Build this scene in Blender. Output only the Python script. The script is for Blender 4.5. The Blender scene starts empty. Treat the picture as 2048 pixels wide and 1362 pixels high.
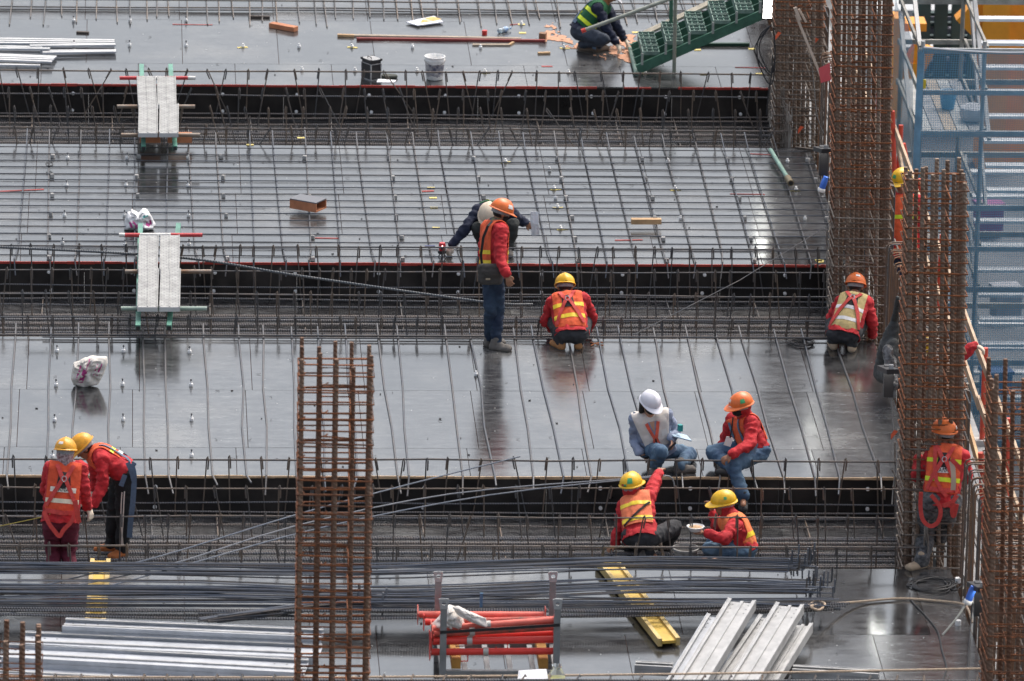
import bpy, bmesh, math, random
from mathutils import Vector, Matrix, noise
from mathutils.bvhtree import BVHTree
random.seed(7)
SC = bpy.context.scene
COL = SC.collection
PI = math.pi

# ------------------------------------------------------------------ camera
FPX = 14500.0                       # focal length in photo pixels (2048 wide)
YAW, PITCH, ROLL = math.radians(3.18), math.radians(16.9), math.radians(1.16)
DIST = 80.5
_fw = Vector((math.sin(YAW)*math.cos(PITCH), math.cos(YAW)*math.cos(PITCH), -math.sin(PITCH)))
_r0 = Vector((math.cos(YAW), -math.sin(YAW), 0)); _u0 = _r0.cross(_fw)
_r = math.cos(ROLL)*_r0 + math.sin(ROLL)*_u0
_u = -math.sin(ROLL)*_r0 + math.cos(ROLL)*_u0
CAMP = -_fw*DIST
cam_d = bpy.data.cameras.new('camera'); cam = bpy.data.objects.new('camera', cam_d); COL.objects.link(cam)
cam.matrix_world = Matrix(((_r.x,_u.x,-_fw.x,CAMP.x),(_r.y,_u.y,-_fw.y,CAMP.y),(_r.z,_u.z,-_fw.z,CAMP.z),(0,0,0,1)))
cam_d.sensor_width = 36; cam_d.lens = 36*FPX/2048; cam_d.clip_start = 1; cam_d.clip_end = 2000
cam_d.dof.use_dof = True; cam_d.dof.focus_distance = 80.0; cam_d.dof.aperture_fstop = 3.4
SC.camera = cam
SC.render.resolution_x, SC.render.resolution_y = 1024, 681

# ------------------------------------------------------------------ sky, sun, exposure (soft overcast afternoon)
SUN_EL, SUN_AZ = math.radians(58), math.radians(38)     # veiled sun, high, to the right of the site
w = bpy.data.worlds.new('World'); SC.world = w; w.use_nodes = True
nt = w.node_tree; nt.nodes.clear()
sky = nt.nodes.new('ShaderNodeTexSky'); sky.sky_type = 'NISHITA'; sky.sun_disc = False
sky.sun_elevation = SUN_EL; sky.sun_rotation = SUN_AZ
sky.air_density = 1.0; sky.dust_density = 6.0; sky.ozone_density = 1.0; sky.altitude = 0
hs = nt.nodes.new('ShaderNodeHueSaturation'); hs.inputs['Saturation'].default_value = 0.6
bg = nt.nodes.new('ShaderNodeBackground'); bg.inputs['Strength'].default_value = 0.14
wo = nt.nodes.new('ShaderNodeOutputWorld')
nt.links.new(sky.outputs[0], hs.inputs['Color']); nt.links.new(hs.outputs[0], bg.inputs['Color']); nt.links.new(bg.outputs[0], wo.inputs['Surface'])
sun_d = bpy.data.lights.new('sun', 'SUN'); sun_d.energy = 0.75; sun_d.angle = math.radians(25); sun_d.color = (1, 0.96, 0.9)
sun = bpy.data.objects.new('sun', sun_d); COL.objects.link(sun)
_sd = Vector((math.sin(SUN_AZ)*math.cos(SUN_EL), math.cos(SUN_AZ)*math.cos(SUN_EL), math.sin(SUN_EL)))
sun.rotation_euler = (-_sd).to_track_quat('-Z', 'Y').to_euler(); sun.location = (0, 0, 40)
SC.view_settings.view_transform = 'Standard'; SC.view_settings.look = 'None'
SC.view_settings.exposure = 0.80; SC.view_settings.gamma = 1

# ------------------------------------------------------------------ placing helpers (photo pixel -> point on a real plane of the site)
def ray(px, py): return _fw + _r*((px-1024)/FPX) - _u*((py-681)/FPX)
def G(px, py, z=0.0):
    d = ray(px, py); return CAMP + d*((z-CAMP.z)/d.z)
def VY(px, py, Y):
    d = ray(px, py); return CAMP + d*((Y-CAMP.y)/d.y)
def VX(px, py, X):
    d = ray(px, py); return CAMP + d*((X-CAMP.x)/d.x)
def GY(py, z=0.0): return G(1024, py, z).y
def proj(p):
    d = Vector(p)-CAMP; k = d.dot(_fw)
    return (1024+FPX*d.dot(_r)/k, 681-FPX*d.dot(_u)/k)

# ------------------------------------------------------------------ object helpers
ORI = {}
def tag(o, label=None, cat=None, group=None, kind=None):
    if label: o['label'] = label
    if cat: o['category'] = cat
    if group: o['group'] = group
    if kind: o['kind'] = kind
    return o
def thing(name, loc, label=None, cat=None, group=None):
    o = bpy.data.objects.new(name, None); COL.objects.link(o); o.location = loc
    o.empty_display_size = 0.1
    ORI[o] = Vector(loc)
    return tag(o, label, cat, group)
def link(name, me, mat, parent=None, smooth=False, loc=None):
    o = bpy.data.objects.new(name, me); COL.objects.link(o)
    if mat is not None:
        me.materials.clear()
        for m in (mat if isinstance(mat, (list, tuple)) else [mat]): me.materials.append(m)
    if smooth:
        me.polygons.foreach_set('use_smooth', [True]*len(me.polygons))
    if parent: o.parent = parent
    return o
class MB:
    """collects geometry in world metres; build() makes ONE mesh object"""
    def __init__(s): s.v = []; s.f = []; s.mi = []; s.cur = 0
    def add(s, vs, fs):
        b = len(s.v); s.v += [Vector(p) for p in vs]; s.f += [tuple(i+b for i in f) for f in fs]; s.mi += [s.cur]*len(fs); return s
    def box(s, c, d, rz=0, M=None):
        hx, hy, hz = d[0]/2, d[1]/2, d[2]/2
        vs = [Vector((x, y, z)) for z in (-hz, hz) for x, y in ((-hx,-hy),(hx,-hy),(hx,hy),(-hx,hy))]
        if M is None: M = Matrix.Rotation(rz, 3, 'Z')
        c = Vector(c)
        return s.add([M@p+c for p in vs], [(3,2,1,0),(4,5,6,7),(0,1,5,4),(1,2,6,5),(2,3,7,6),(3,0,4,7)])
    def beam(s, a, b, w_, h_, up=(0,0,1)):
        a, b = Vector(a), Vector(b); d = b-a; L = d.length; d.normalize()
        u = Vector(up); x = d.cross(u)
        if x.length < 1e-4: x = d.cross(Vector((0,1,0)))
        x.normalize(); z = x.cross(d)
        vs = []
        for p in (a, b):
            for i, j in ((-1,-1),(1,-1),(1,1),(-1,1)): vs.append(p + x*(i*w_/2) + z*(j*h_/2))
        return s.add(vs, [(3,2,1,0),(4,5,6,7),(0,1,5,4),(1,2,6,5),(2,3,7,6),(3,0,4,7)])
    def tube(s, pts, r, n=6, caps=True, rr=None):
        pts = [Vector(p) for p in pts]; m = len(pts)
        vs = []; fs = []; px = None
        for i, p in enumerate(pts):
            t = (pts[min(i+1, m-1)]-pts[max(i-1, 0)]).normalized()
            if px is None:
                a = Vector((0,0,1)) if abs(t.z) < 0.9 else Vector((1,0,0)); px = t.cross(a).normalized()
            else:
                px = (px - t*px.dot(t)); px = px.normalized() if px.length > 1e-6 else t.orthogonal().normalized()
            py = t.cross(px); R_ = rr[i] if rr else r
            for k in range(n):
                a = 2*PI*k/n; vs.append(p + px*(R_*math.cos(a)) + py*(R_*math.sin(a)))
        for i in range(m-1):
            for k in range(n):
                k2 = (k+1) % n; fs.append((i*n+k, i*n+k2, (i+1)*n+k2, (i+1)*n+k))
        if caps: fs += [tuple(range(n-1, -1, -1)), tuple((m-1)*n+k for k in range(n))]
        return s.add(vs, fs)
    def lathe(s, prof, c, n=20, M=None, close=False):
        vs = []; fs = []; c = Vector(c)
        for (r, z) in prof:
            for k in range(n):
                a = 2*PI*k/n; p = Vector((r*math.cos(a), r*math.sin(a), z))
                vs.append((M@p if M else p)+c)
        for i in range(len(prof)-1):
            for k in range(n):
                k2 = (k+1) % n; fs.append((i*n+k, i*n+k2, (i+1)*n+k2, (i+1)*n+k))
        return s.add(vs, fs)
    def prism(s, poly, a, b):
        """poly: list of (u,v) offsets as Vectors, extruded from point a to b (poly given as 3D offset vectors)"""
        n = len(poly); vs = [Vector(a)+p for p in poly]+[Vector(b)+p for p in poly]
        fs = [(i, (i+1) % n, n+(i+1) % n, n+i) for i in range(n)] + [tuple(range(n-1, -1, -1)), tuple(range(n, 2*n))]
        return s.add(vs, fs)
    def mesh(s, name, off=Vector((0,0,0))):
        me = bpy.data.meshes.new(name); me.from_pydata([tuple(p-off) for p in s.v], [], s.f)
        if any(s.mi): me.polygons.foreach_set('material_index', s.mi)
        me.update(); return me
    def build(s, name, mat, parent=None, smooth=False, base=None):
        if parent is not None:
            off = ORI.get(parent, Vector((0,0,0)))
            o = link(name, s.mesh(name, off), mat, parent, smooth); ORI[o] = off
        else:
            off = Vector(base) if base is not None else sum(s.v, Vector())/max(1, len(s.v))
            if base is None: off.z = min(p.z for p in s.v)
            o = link(name, s.mesh(name, off), mat, None, smooth); o.location = off; ORI[o] = off
        if smooth:
            try: o.data.set_sharp_from_angle(angle=math.radians(40))
            except Exception: pass
        return o
def bar(name, pts, r, mat, parent, n=6, smooth=True):
    return MB().tube(pts, r, n).build(name, mat, parent, smooth)
def U(a, b): return random.uniform(a, b)

# ------------------------------------------------------------------ materials
MATS = {}
def mat(name, col, rough=0.6, metal=0.0, var=0.0, vscale=6.0, bump=0.0, bscale=60.0, col2=None, ior=1.5, spec=0.5, rand=0.0, emit=None, alpha=None, trans=0.0, rvar=0.0):
    if name in MATS: return MATS[name]
    m = bpy.data.materials.new(name); m.use_nodes = True; MATS[name] = m
    N = m.node_tree.nodes; L = m.node_tree.links; b = N['Principled BSDF']
    b.inputs['Roughness'].default_value = rough; b.inputs['Metallic'].default_value = metal
    b.inputs['IOR'].default_value = ior; b.inputs['Specular IOR Level'].default_value = spec
    b.inputs['Base Color'].default_value = (*col, 1)
    if trans: b.inputs['Transmission Weight'].default_value = trans
    if alpha is not None: b.inputs['Alpha'].default_value = alpha
    if emit: b.inputs['Emission Color'].default_value = (*emit[0], 1); b.inputs['Emission Strength'].default_value = emit[1]
    if var or bump or col2 or rvar:
        tc = N.new('ShaderNodeTexCoord')
        co = tc.outputs['Object']
        no = N.new('ShaderNodeTexNoise'); no.inputs['Scale'].default_value = vscale; no.inputs['Detail'].default_value = 5; no.inputs['Roughness'].default_value = 0.62
        if rand:
            oi = N.new('ShaderNodeObjectInfo'); ma = N.new('ShaderNodeVectorMath'); ma.operation = 'ADD'
            sc = N.new('ShaderNodeVectorMath'); sc.operation = 'SCALE'; sc.inputs['Scale'].default_value = 50
            cb = N.new('ShaderNodeCombineXYZ'); L.new(oi.outputs['Random'], cb.inputs[0]); L.new(oi.outputs['Random'], cb.inputs[1])
            L.new(cb.outputs[0], sc.inputs[0]); L.new(co, ma.inputs[0]); L.new(sc.outputs[0], ma.inputs[1]); co = ma.outputs[0]
        L.new(co, no.inputs['Vector'])
        rp = N.new('ShaderNodeValToRGB'); rp.color_ramp.elements[0].position = 0.34; rp.color_ramp.elements[1].position = 0.68
        c2 = col2 if col2 else tuple(c*(1+var) for c in col)
        c1 = col if col2 else tuple(c*(1-var) for c in col)
        rp.color_ramp.elements[0].color = (*c1, 1); rp.color_ramp.elements[1].color = (*c2, 1)
        L.new(no.outputs['Fac'], rp.inputs['Fac']); out = rp.outputs[0]
        if rand:
            hv = N.new('ShaderNodeHueSaturation'); mr = N.new('ShaderNodeMapRange')
            mr.inputs['To Min'].default_value = 1-rand; mr.inputs['To Max'].default_value = 1+rand
            L.new(oi.outputs['Random'], mr.inputs['Value']); L.new(mr.outputs[0], hv.inputs['Value']); L.new(out, hv.inputs['Color']); out = hv.outputs[0]
        L.new(out, b.inputs['Base Color'])
        if rvar:
            mr2 = N.new('ShaderNodeMapRange'); mr2.inputs['To Min'].default_value = max(0.02, rough-rvar); mr2.inputs['To Max'].default_value = rough+rvar
            mr2.inputs['From Min'].default_value = 0.3; mr2.inputs['From Max'].default_value = 0.7
            L.new(no.outputs['Fac'], mr2.inputs['Value']); L.new(mr2.outputs[0], b.inputs['Roughness'])
        if bump:
            n2 = N.new('ShaderNodeTexNoise'); n2.inputs['Scale'].default_value = bscale; n2.inputs['Detail'].default_value = 3
            L.new(co, n2.inputs['Vector'])
            bp = N.new('ShaderNodeBump'); bp.inputs['Strength'].default_value = bump; bp.inputs['Distance'].default_value = 0.01
            L.new(n2.outputs['Fac'], bp.inputs['Height']); L.new(bp.outputs[0], b.inputs['Normal'])
    return m

def ply_material():
    m = bpy.data.materials.new('film_faced_plywood'); m.use_nodes = True
    N = m.node_tree.nodes; L = m.node_tree.links; b = N['Principled BSDF']
    tc = N.new('ShaderNodeTexCoord'); oi = N.new('ShaderNodeObjectInfo')
    geo = N.new('ShaderNodeNewGeometry')
    mp = N.new('ShaderNodeMapping'); mp.inputs['Scale'].default_value = (1.2, 5, 5)
    L.new(geo.outputs['Position'], mp.inputs['Vector'])
    st = N.new('ShaderNodeTexNoise'); st.inputs['Scale'].default_value = 2.2; st.inputs['Detail'].default_value = 7; st.inputs['Roughness'].default_value = 0.72
    L.new(mp.outputs[0], st.inputs['Vector'])
    big = N.new('ShaderNodeTexNoise'); big.inputs['Scale'].default_value = 0.7; big.inputs['Detail'].default_value = 4
    L.new(geo.outputs['Position'], big.inputs['Vector'])
    fine = N.new('ShaderNodeTexNoise'); fine.inputs['Scale'].default_value = 26; fine.inputs['Detail'].default_value = 6; fine.inputs['Roughness'].default_value = 0.75
    mp2 = N.new('ShaderNodeMapping'); mp2.inputs['Scale'].default_value = (0.45, 1.4, 1)
    L.new(geo.outputs['Position'], mp2.inputs['Vector']); L.new(mp2.outputs[0], fine.inputs['Vector'])
    # dust amount
    a = N.new('ShaderNodeMath'); a.operation = 'MULTIPLY'; L.new(st.outputs['Fac'], a.inputs[0]); L.new(fine.outputs['Fac'], a.inputs[1])
    mr = N.new('ShaderNodeMapRange'); mr.inputs['From Min'].default_value = 0.18; mr.inputs['From Max'].default_value = 0.42
    L.new(a.outputs[0], mr.inputs['Value'])
    rp = N.new('ShaderNodeValToRGB'); e = rp.color_ramp.elements
    e[0].position = 0.0; e[0].color = (0.016, 0.014, 0.015, 1); e[1].position = 1.0; e[1].color = (0.115, 0.118, 0.12, 1)
    L.new(mr.outputs[0], rp.inputs['Fac'])
    hv = N.new('ShaderNodeHueSaturation'); mv = N.new('ShaderNodeMapRange'); mv.inputs['To Min'].default_value = 0.6; mv.inputs['To Max'].default_value = 1.4
    L.new(oi.outputs['Random'], mv.inputs['Value']); L.new(mv.outputs[0], hv.inputs['Value']); L.new(rp.outputs[0], hv.inputs['Color'])
    # dried cement wash: large soft patches and fine specks
    wash = N.new('ShaderNodeMapRange'); wash.inputs['From Min'].default_value = 0.50; wash.inputs['From Max'].default_value = 0.72; wash.inputs['To Max'].default_value = 0.55
    L.new(big.outputs['Fac'], wash.inputs['Value'])
    wf = N.new('ShaderNodeMath'); wf.operation = 'MULTIPLY'; L.new(wash.outputs[0], wf.inputs[0]); L.new(fine.outputs['Fac'], wf.inputs[1])
    spk = N.new('ShaderNodeTexVoronoi'); spk.inputs['Scale'].default_value = 5; spk.inputs['Randomness'].default_value = 1; L.new(geo.outputs['Position'], spk.inputs['Vector'])
    sp2 = N.new('ShaderNodeMath'); sp2.operation = 'LESS_THAN'; sp2.inputs[1].default_value = 0.05; L.new(spk.outputs['Distance'], sp2.inputs[0])
    sp3 = N.new('ShaderNodeMath'); sp3.operation = 'MULTIPLY'; sp3.inputs[1].default_value = 0.5; L.new(sp2.outputs[0], sp3.inputs[0])
    mxw = N.new('ShaderNodeMath'); mxw.operation = 'MAXIMUM'; L.new(wf.outputs[0], mxw.inputs[0]); L.new(sp3.outputs[0], mxw.inputs[1])
    cw = N.new('ShaderNodeMix'); cw.data_type = 'RGBA'; L.new(mxw.outputs[0], cw.inputs[0]); L.new(hv.outputs[0], cw.inputs[6]); cw.inputs[7].default_value = (0.30, 0.29, 0.27, 1)
    L.new(cw.outputs[2], b.inputs['Base Color'])
    # roughness: smooth film, dusty patches, each sheet a little different
    r1 = N.new('ShaderNodeMapRange'); r1.inputs['To Min'].default_value = 0.06; r1.inputs['To Max'].default_value = 0.21
    L.new(st.outputs['Fac'], r1.inputs['Value'])
    r2 = N.new('ShaderNodeMapRange'); r2.inputs['To Min'].default_value = -0.02; r2.inputs['To Max'].default_value = 0.09
    L.new(oi.outputs['Random'], r2.inputs['Value'])
    ad = N.new('ShaderNodeMath'); ad.operation = 'ADD'; L.new(r1.outputs[0], ad.inputs[0]); L.new(r2.outputs[0], ad.inputs[1])
    ad2 = N.new('ShaderNodeMath'); ad2.operation = 'MULTIPLY_ADD'; ad2.inputs[1].default_value = 0.35; L.new(mxw.outputs[0], ad2.inputs[0]); L.new(ad.outputs[0], ad2.inputs[2])
    L.new(ad2.outputs[0], b.inputs['Roughness'])
    b.inputs['IOR'].default_value = 2.2; b.inputs['Specular IOR Level'].default_value = 0.5
    b.inputs['Specular Tint'].default_value = (0.94, 1.0, 1.0, 1)
    bp = N.new('ShaderNodeBump'); bp.inputs['Strength'].default_value = 0.16; bp.inputs['Distance'].default_value = 0.004
    b2 = N.new('ShaderNodeTexNoise'); b2.inputs['Scale'].default_value = 3.5; b2.inputs['Detail'].default_value = 8; b2.inputs['Roughness'].default_value = 0.6
    L.new(geo.outputs['Position'], b2.inputs['Vector']); L.new(b2.outputs['Fac'], bp.inputs['Height']); L.new(bp.outputs[0], b.inputs['Normal'])
    return m
def rebar_material(name, col, col2, rough=0.55, metal=0.25, rib=45.0, axis=(0,0,1), vs=5.0):
    m = bpy.data.materials.new(name); m.use_nodes = True; MATS[name] = m
    N = m.node_tree.nodes; L = m.node_tree.links; b = N['Principled BSDF']
    geo = N.new('ShaderNodeNewGeometry'); oi = N.new('ShaderNodeObjectInfo')
    no = N.new('ShaderNodeTexNoise'); no.inputs['Scale'].default_value = vs; no.inputs['Detail'].default_value = 6; no.inputs['Roughness'].default_value = 0.7
    L.new(geo.outputs['Position'], no.inputs['Vector'])
    ad = N.new('ShaderNodeMath'); ad.operation = 'MULTIPLY_ADD'; ad.inputs[1].default_value = 0.30; ad.inputs[2].default_value = -0.15
    L.new(oi.outputs['Random'], ad.inputs[0])
    a2 = N.new('ShaderNodeMath'); a2.operation = 'ADD'; L.new(no.outputs['Fac'], a2.inputs[0]); L.new(ad.outputs[0], a2.inputs[1])
    rp = N.new('ShaderNodeValToRGB'); e = rp.color_ramp.elements; e[0].position = 0.36; e[1].position = 0.68
    e[0].color = (*col, 1); e[1].color = (*col2, 1); L.new(a2.outputs[0], rp.inputs['Fac']); L.new(rp.outputs[0], b.inputs['Base Color'])
    b.inputs['Roughness'].default_value = rough; b.inputs['Metallic'].default_value = metal
    if rib:
        dp = N.new('ShaderNodeVectorMath'); dp.operation = 'DOT_PRODUCT'; dp.inputs[1].default_value = (axis[0]*rib+12, axis[1]*rib+12, axis[2]*rib)
        L.new(geo.outputs['Position'], dp.inputs[0])
        si = N.new('ShaderNodeMath'); si.operation = 'SINE'
        mu = N.new('ShaderNodeMath'); mu.operation = 'MULTIPLY'; mu.inputs[1].default_value = 2*PI
        L.new(dp.outputs['Value'], mu.inputs[0]); L.new(mu.outputs[0], si.inputs[0])
        bp = N.new('ShaderNodeBump'); bp.inputs['Strength'].default_value = 0.8; bp.inputs['Distance'].default_value = 0.004
        L.new(si.outputs[0], bp.inputs['Height']); L.new(bp.outputs[0], b.inputs['Normal'])
    return m
PLY = ply_material()
BLACKPLY = mat('black_film_face', (0.010, 0.009, 0.009), 0.38, vscale=2.2, rvar=0.12, spec=0.3, col2=(0.040, 0.034, 0.030), rand=.35, bump=.3, bscale=5)
PLYEDGE = mat('raw_ply_edge', (0.58, 0.40, 0.24), 0.8, var=0.25, vscale=8)
REDEDGE = mat('red_edge_paint', (0.42, 0.045, 0.03), 0.55, var=0.2, vscale=5)
STEEL = rebar_material('new_rebar', (0.095, 0.096, 0.10), (0.19, 0.145, 0.11), 0.5, 0.35, rib=0)
STEELX = rebar_material('ribbed_rebar_along', (0.12, 0.122, 0.13), (0.18, 0.15, 0.13), 0.5, 0.35, rib=26, axis=(1, 0, 0))
STEELT = rebar_material('hook_steel_light', (0.32, 0.325, 0.33), (0.42, 0.40, 0.38), 0.45, 0.4, rib=0)
STEELB = rebar_material('slab_bar_bluish', (0.085, 0.096, 0.115), (0.14, 0.13, 0.125), 0.42, 0.45, rib=0)
RUSTV = rebar_material('rusty_main_bar', (0.145, 0.068, 0.037), (0.24, 0.155, 0.105), 0.78, 0.1, rib=22, axis=(0, 0, 1))
RUSTT = rebar_material('rusty_tie', (0.27, 0.085, 0.024), (0.13, 0.060, 0.034), 0.8, 0.1, rib=0)
BROWNV = rebar_material('brown_main_bar', (0.17, 0.105, 0.07), (0.29, 0.22, 0.165), 0.78, 0.15, rib=22, axis=(0, 0, 1))
GREYT = rebar_material('cement_splashed_tie', (0.10, 0.075, 0.06), (0.26, 0.225, 0.19), 0.8, 0.1, rib=0)
LATH = mat('cement_caked_lath', (0.12, 0.09, 0.07), 0.9, col2=(0.42, 0.38, 0.33), vscale=9, bump=1.0, bscale=40)
WHITEP = mat('white_plastic', (0.86, 0.85, 0.82), 0.45, var=0.12, vscale=20)
YTAPE = mat('yellow_tape', (0.68, 0.55, 0.16), 0.6, var=0.2, vscale=14)
CONC = mat('spacer_concrete', (0.40, 0.39, 0.37), 0.9, var=0.2, vscale=18, rand=0.15)
# ================================================================== SETTING: decks, beam troughs, ground
NEAR = [-29, 293, 677, 1136, 1705]       # near edges of the beam troughs in the photo (deck level)
FAR = [-128, 173, 527.5, 953.5, 1473]    # far edges
XE = G(1757, 706).x                      # right deck edge
XS = XE - 0.25                           # trough stop ends
XL = G(-60, 681).x - 1.2
ZB = -0.44                               # trough soffit
def sheet_row(par, y0, y1, xoff, wsh, name='plywood_sheet'):
    """one row of film faced sheets between Y=y0 and y1 (y0<y1)"""
    x = xoff
    while x > XL: x -= wsh
    g = 0.007
    cache = {}
    while x < XE:
        a, b_ = max(x, XL), min(x+wsh, XE)
        if b_-a > 0.05:
            key = round(b_-a, 3)
            if key not in cache:
                cache[key] = MB().box((0, 0, -0.009), (b_-a-g, y1-y0-g, 0.018)).mesh(name); cache[key].materials.append(PLY)
            o = bpy.data.objects.new(name, cache[key]); COL.objects.link(o); o.parent = par
            o.location = ((a+b_)/2, (y0+y1)/2, U(-0.0012, 0.0))
        x += wsh
DECKS = []
def deck(name, rows, xref, wsh=1.22):
    d = MB()
    ya, yb = GY(rows[-1]), GY(rows[0])
    d.box(((XL+XE)/2, (ya+yb)/2, -0.075), (XE-XL, yb-ya-0.02, 0.11))
    root = d.build(name, mat('deck_bearers', (0.10, 0.05, 0.04), 0.9, var=0.2), base=(0, 0, 0)); tag(root, kind='structure')
    for i in range(len(rows)-1):
        sheet_row(root, GY(rows[i+1]), GY(rows[i]), G(xref[i], rows[i+1]).x, wsh)
    DECKS.append(root); return root
deck1 = deck('deck', [-29, 44, 131, 173], [170, 172, 81])
deck2 = deck('deck', [293, 389, 470, 527.5], [70, 265, 40])
deck3 = deck('deck', [677, 782, 897, 953.5], [53, 265, 240])
deck4 = deck('deck', [1136, 1268, 1400, 1473], [120, 1020, 60])
deck0 = deck('deck', [-330, -220, -128], [100, 50])

troughs = []
for k in range(5):
    yn, yf = GY(NEAR[k]), GY(FAR[k])
    t = MB().box(((XL+XS)/2, (yn+yf)/2, ZB-0.12), (XS-XL, yf-yn, 0.06)).build('beam_formwork', mat('deck_bearers', (0,0,0)), base=(0, 0, 0)); tag(t, kind='structure')
    troughs.append(t)
    # side boards
    L_ = 2.44; x = XL; n = 0
    cache = {}
    while x < XS:
        b_ = min(x+L_, XS)
        m = MB().box(((x+b_)/2, yf+0.0+0.012, (ZB-0.03-0.021)/2), (b_-x-0.003, 0.018, -(ZB-0.03)-0.021)); m.build('side_board', BLACKPLY, t)
        m = MB().box(((x+b_)/2, yn-0.012, (ZB-0.03-0.021)/2), (b_-x-0.003, 0.018, -(ZB-0.03)-0.021)); m.build('side_board', BLACKPLY, t)
        for yy0, yy1 in ((yn+0.01, (yn+yf)/2), ((yn+yf)/2, yf-0.01)):
            MB().box(((x+b_)/2, (yy0+yy1)/2, ZB-0.009), (b_-x-0.003, yy1-yy0-0.003, 0.018)).build('soffit_sheet', PLY, t)
        x += L_
    edge = PLYEDGE if k in (3, 4) else REDEDGE
    x = XL
    while x < XS:
        b_ = min(x+U(1.1, 2.44), XS); m = MB(); nseg = 7; h0 = 0.030 if edge is REDEDGE else 0.028
        for q in range(nseg):
            xa, xb = x+(b_-x)*q/nseg, x+(b_-x)*(q+1)/nseg
            if edge is REDEDGE and random.random() < .04: continue
            m.box(((xa+xb)/2, yf-0.002+U(-.002, .001), -0.009+U(-.003, .002)), (xb-xa-0.0005, 0.012, h0*U(.75, 1.15)))
        m.build('edge_strip', edge, t)
        x = b_+0.003
    # cones on the far face
    if k in (1, 2, 3):
        cone = None
        off = {1: 147, 2: 101, 3: 313}[k]
        step = {1: 0.93, 2: 0.94, 3: 0.93}[k]
        x0 = VY(off, FAR[k]+30, yf).x
        for i in range(12):
            for zz in (-0.12, -0.34):
                if k == 3 and i % 3 == 1: continue
                x = x0 + i*step + U(-.02, .02)
                if x > XS-0.1: continue
                m = MB().lathe([(0.0, 0.03), (0.010, 0.03), (0.011, 0.022), (0.021, 0.02), (0.021, 0.0)], (x, yf-0.001, zz), 10, Matrix.Rotation(PI/2, 3, 'X'))
                m.build('tie_cone', WHITEP, t, True)
# lower ground beyond the right edge
gr = MB().add([(-400, -60, -9), (400, -60, -9), (400, 700, -9), (-400, 700, -9)], [(0, 1, 2, 3)]).build('ground', mat('site_ground', (0.13, 0.13, 0.128), 0.9, var=0.3, vscale=0.35, bump=0.3, bscale=3), base=(0, 0, -9)); tag(gr, kind='structure')
# ================================================================== REINFORCEMENT
def leg_mesh(top, bot, hook, parent, r=0.0075, mats=None):
    """one stirrup leg with its bent-over hook on top (hook end shows bright cut steel)"""
    t, b_ = Vector(top), Vector(bot)
    d = (b_-t).normalized()
    m = MB()
    m.cur = 0
    k = t + Vector((0.0, 0.0, 0.012))
    m.tube([t + Vector((hook, -0.022, -0.012)), k + Vector((hook*0.5, -0.012, 0.008)), t, t + d*0.1, b_, b_ + Vector((U(-.02, .02), 0.09, 0.0))], r, 6)
    m.cur = 1
    m.tube([t + Vector((hook, -0.022, -0.012)), t + Vector((hook, -0.024, -0.012)) + d*0.105], r*1.22, 6)
    return m.build('stirrup_leg', mats or [STEEL, STEELT], parent, True)
cage_labels = {1: 'dark steel beam cage in the farthest trough, hooked stirrup legs leaning at all angles',
               2: 'dark steel beam cage in the middle trough behind the standing man with shoulder bag',
               3: 'dark steel beam cage in the nearest trough where two yellow helmets sit eating'}
CAGE = {}
for k, zt, step, lean in ((1, 0.205, 0.262, 0.085), (2, 0.215, 0.232, 0.045), (3, 0.215, 0.285, 0.06)):
    yn, yf = GY(NEAR[k]), GY(FAR[k])
    root = thing('beam_cage', (0, (yn+yf)/2, ZB), cage_labels[k], 'rebar cage', 'beam reinforcement cages')
    CAGE[k] = root
    ys = [yf-0.07 - i*(yf-yn-0.14)/3 for i in range(4)]
    for i, Y in enumerate(ys):
        x = XL + U(0, .2)
        while x < XS-0.05:
            dz = U(-.006, .010)
            ln = random.gauss(0, lean)
            if k == 1 and random.random() < 0.35: ln *= 2.0
            ytop = Y + random.gauss(0, 0.02)
            leg_mesh((x, ytop, zt+dz), (x+ln, Y+U(-.05, .05), ZB+0.03), random.choice((-1, 1))*0.018, root)
            x += step*U(0.72, 1.28)
        if not (k == 1 and i in (1, 2)):
            z = zt-0.006
            n = 9; xs = [XL+(XS-0.02-XL)*j/n for j in range(n+1)]
            sag = 0.012 if i in (0, 3) else 0.02
            bar('long_bar', [(xx, Y-0.004+U(-.01, .01), z+U(-sag, sag*0.3)) for xx in xs], 0.0105 if i in (0, 3) else 0.008, STEEL, root)
    # mid height side bars and bottom bars
    for Y, z in ((yf-0.10, -0.10 if k == 1 else -0.26), (yf-0.16, -0.34), (yf-0.3, ZB+0.09), (yf-0.52, ZB+0.07)):
        xs = [XL+(XS-0.02-XL)*j/7 for j in range(8)]
        bar('long_bar', [(xx, Y+U(-.02, .02), z+U(-.015, .015)) for xx in xs], 0.010, STEELX, root)
    y = yf-0.95; j = 0
    while y > yn+0.1:
        xs = [XL+(XS-0.02-XL)*q/6 for q in range(7)]
        w_ = U(-.02, .02)
        bar('main_bar', [(xx, y+w_*(q % 2)+U(-.012, .012), ZB+0.085+U(-.004, .004)+0.02*(j % 2)) for q, xx in enumerate(xs)], 0.0145, STEELX, root, 6)
        y -= U(0.07, 0.11) if k != 1 else U(0.10, 0.2); j += 1
    # cross ties on the soffit
    x = XL + 0.2
    while x < XS-0.1:
        bar('cross_tie', [(x, yf-0.06, ZB+0.055), (x+U(-.05, .05), yn+0.08, ZB+0.055)], 0.008, STEEL, root, 5); x += 0.9*U(.7, 1.3)

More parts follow.
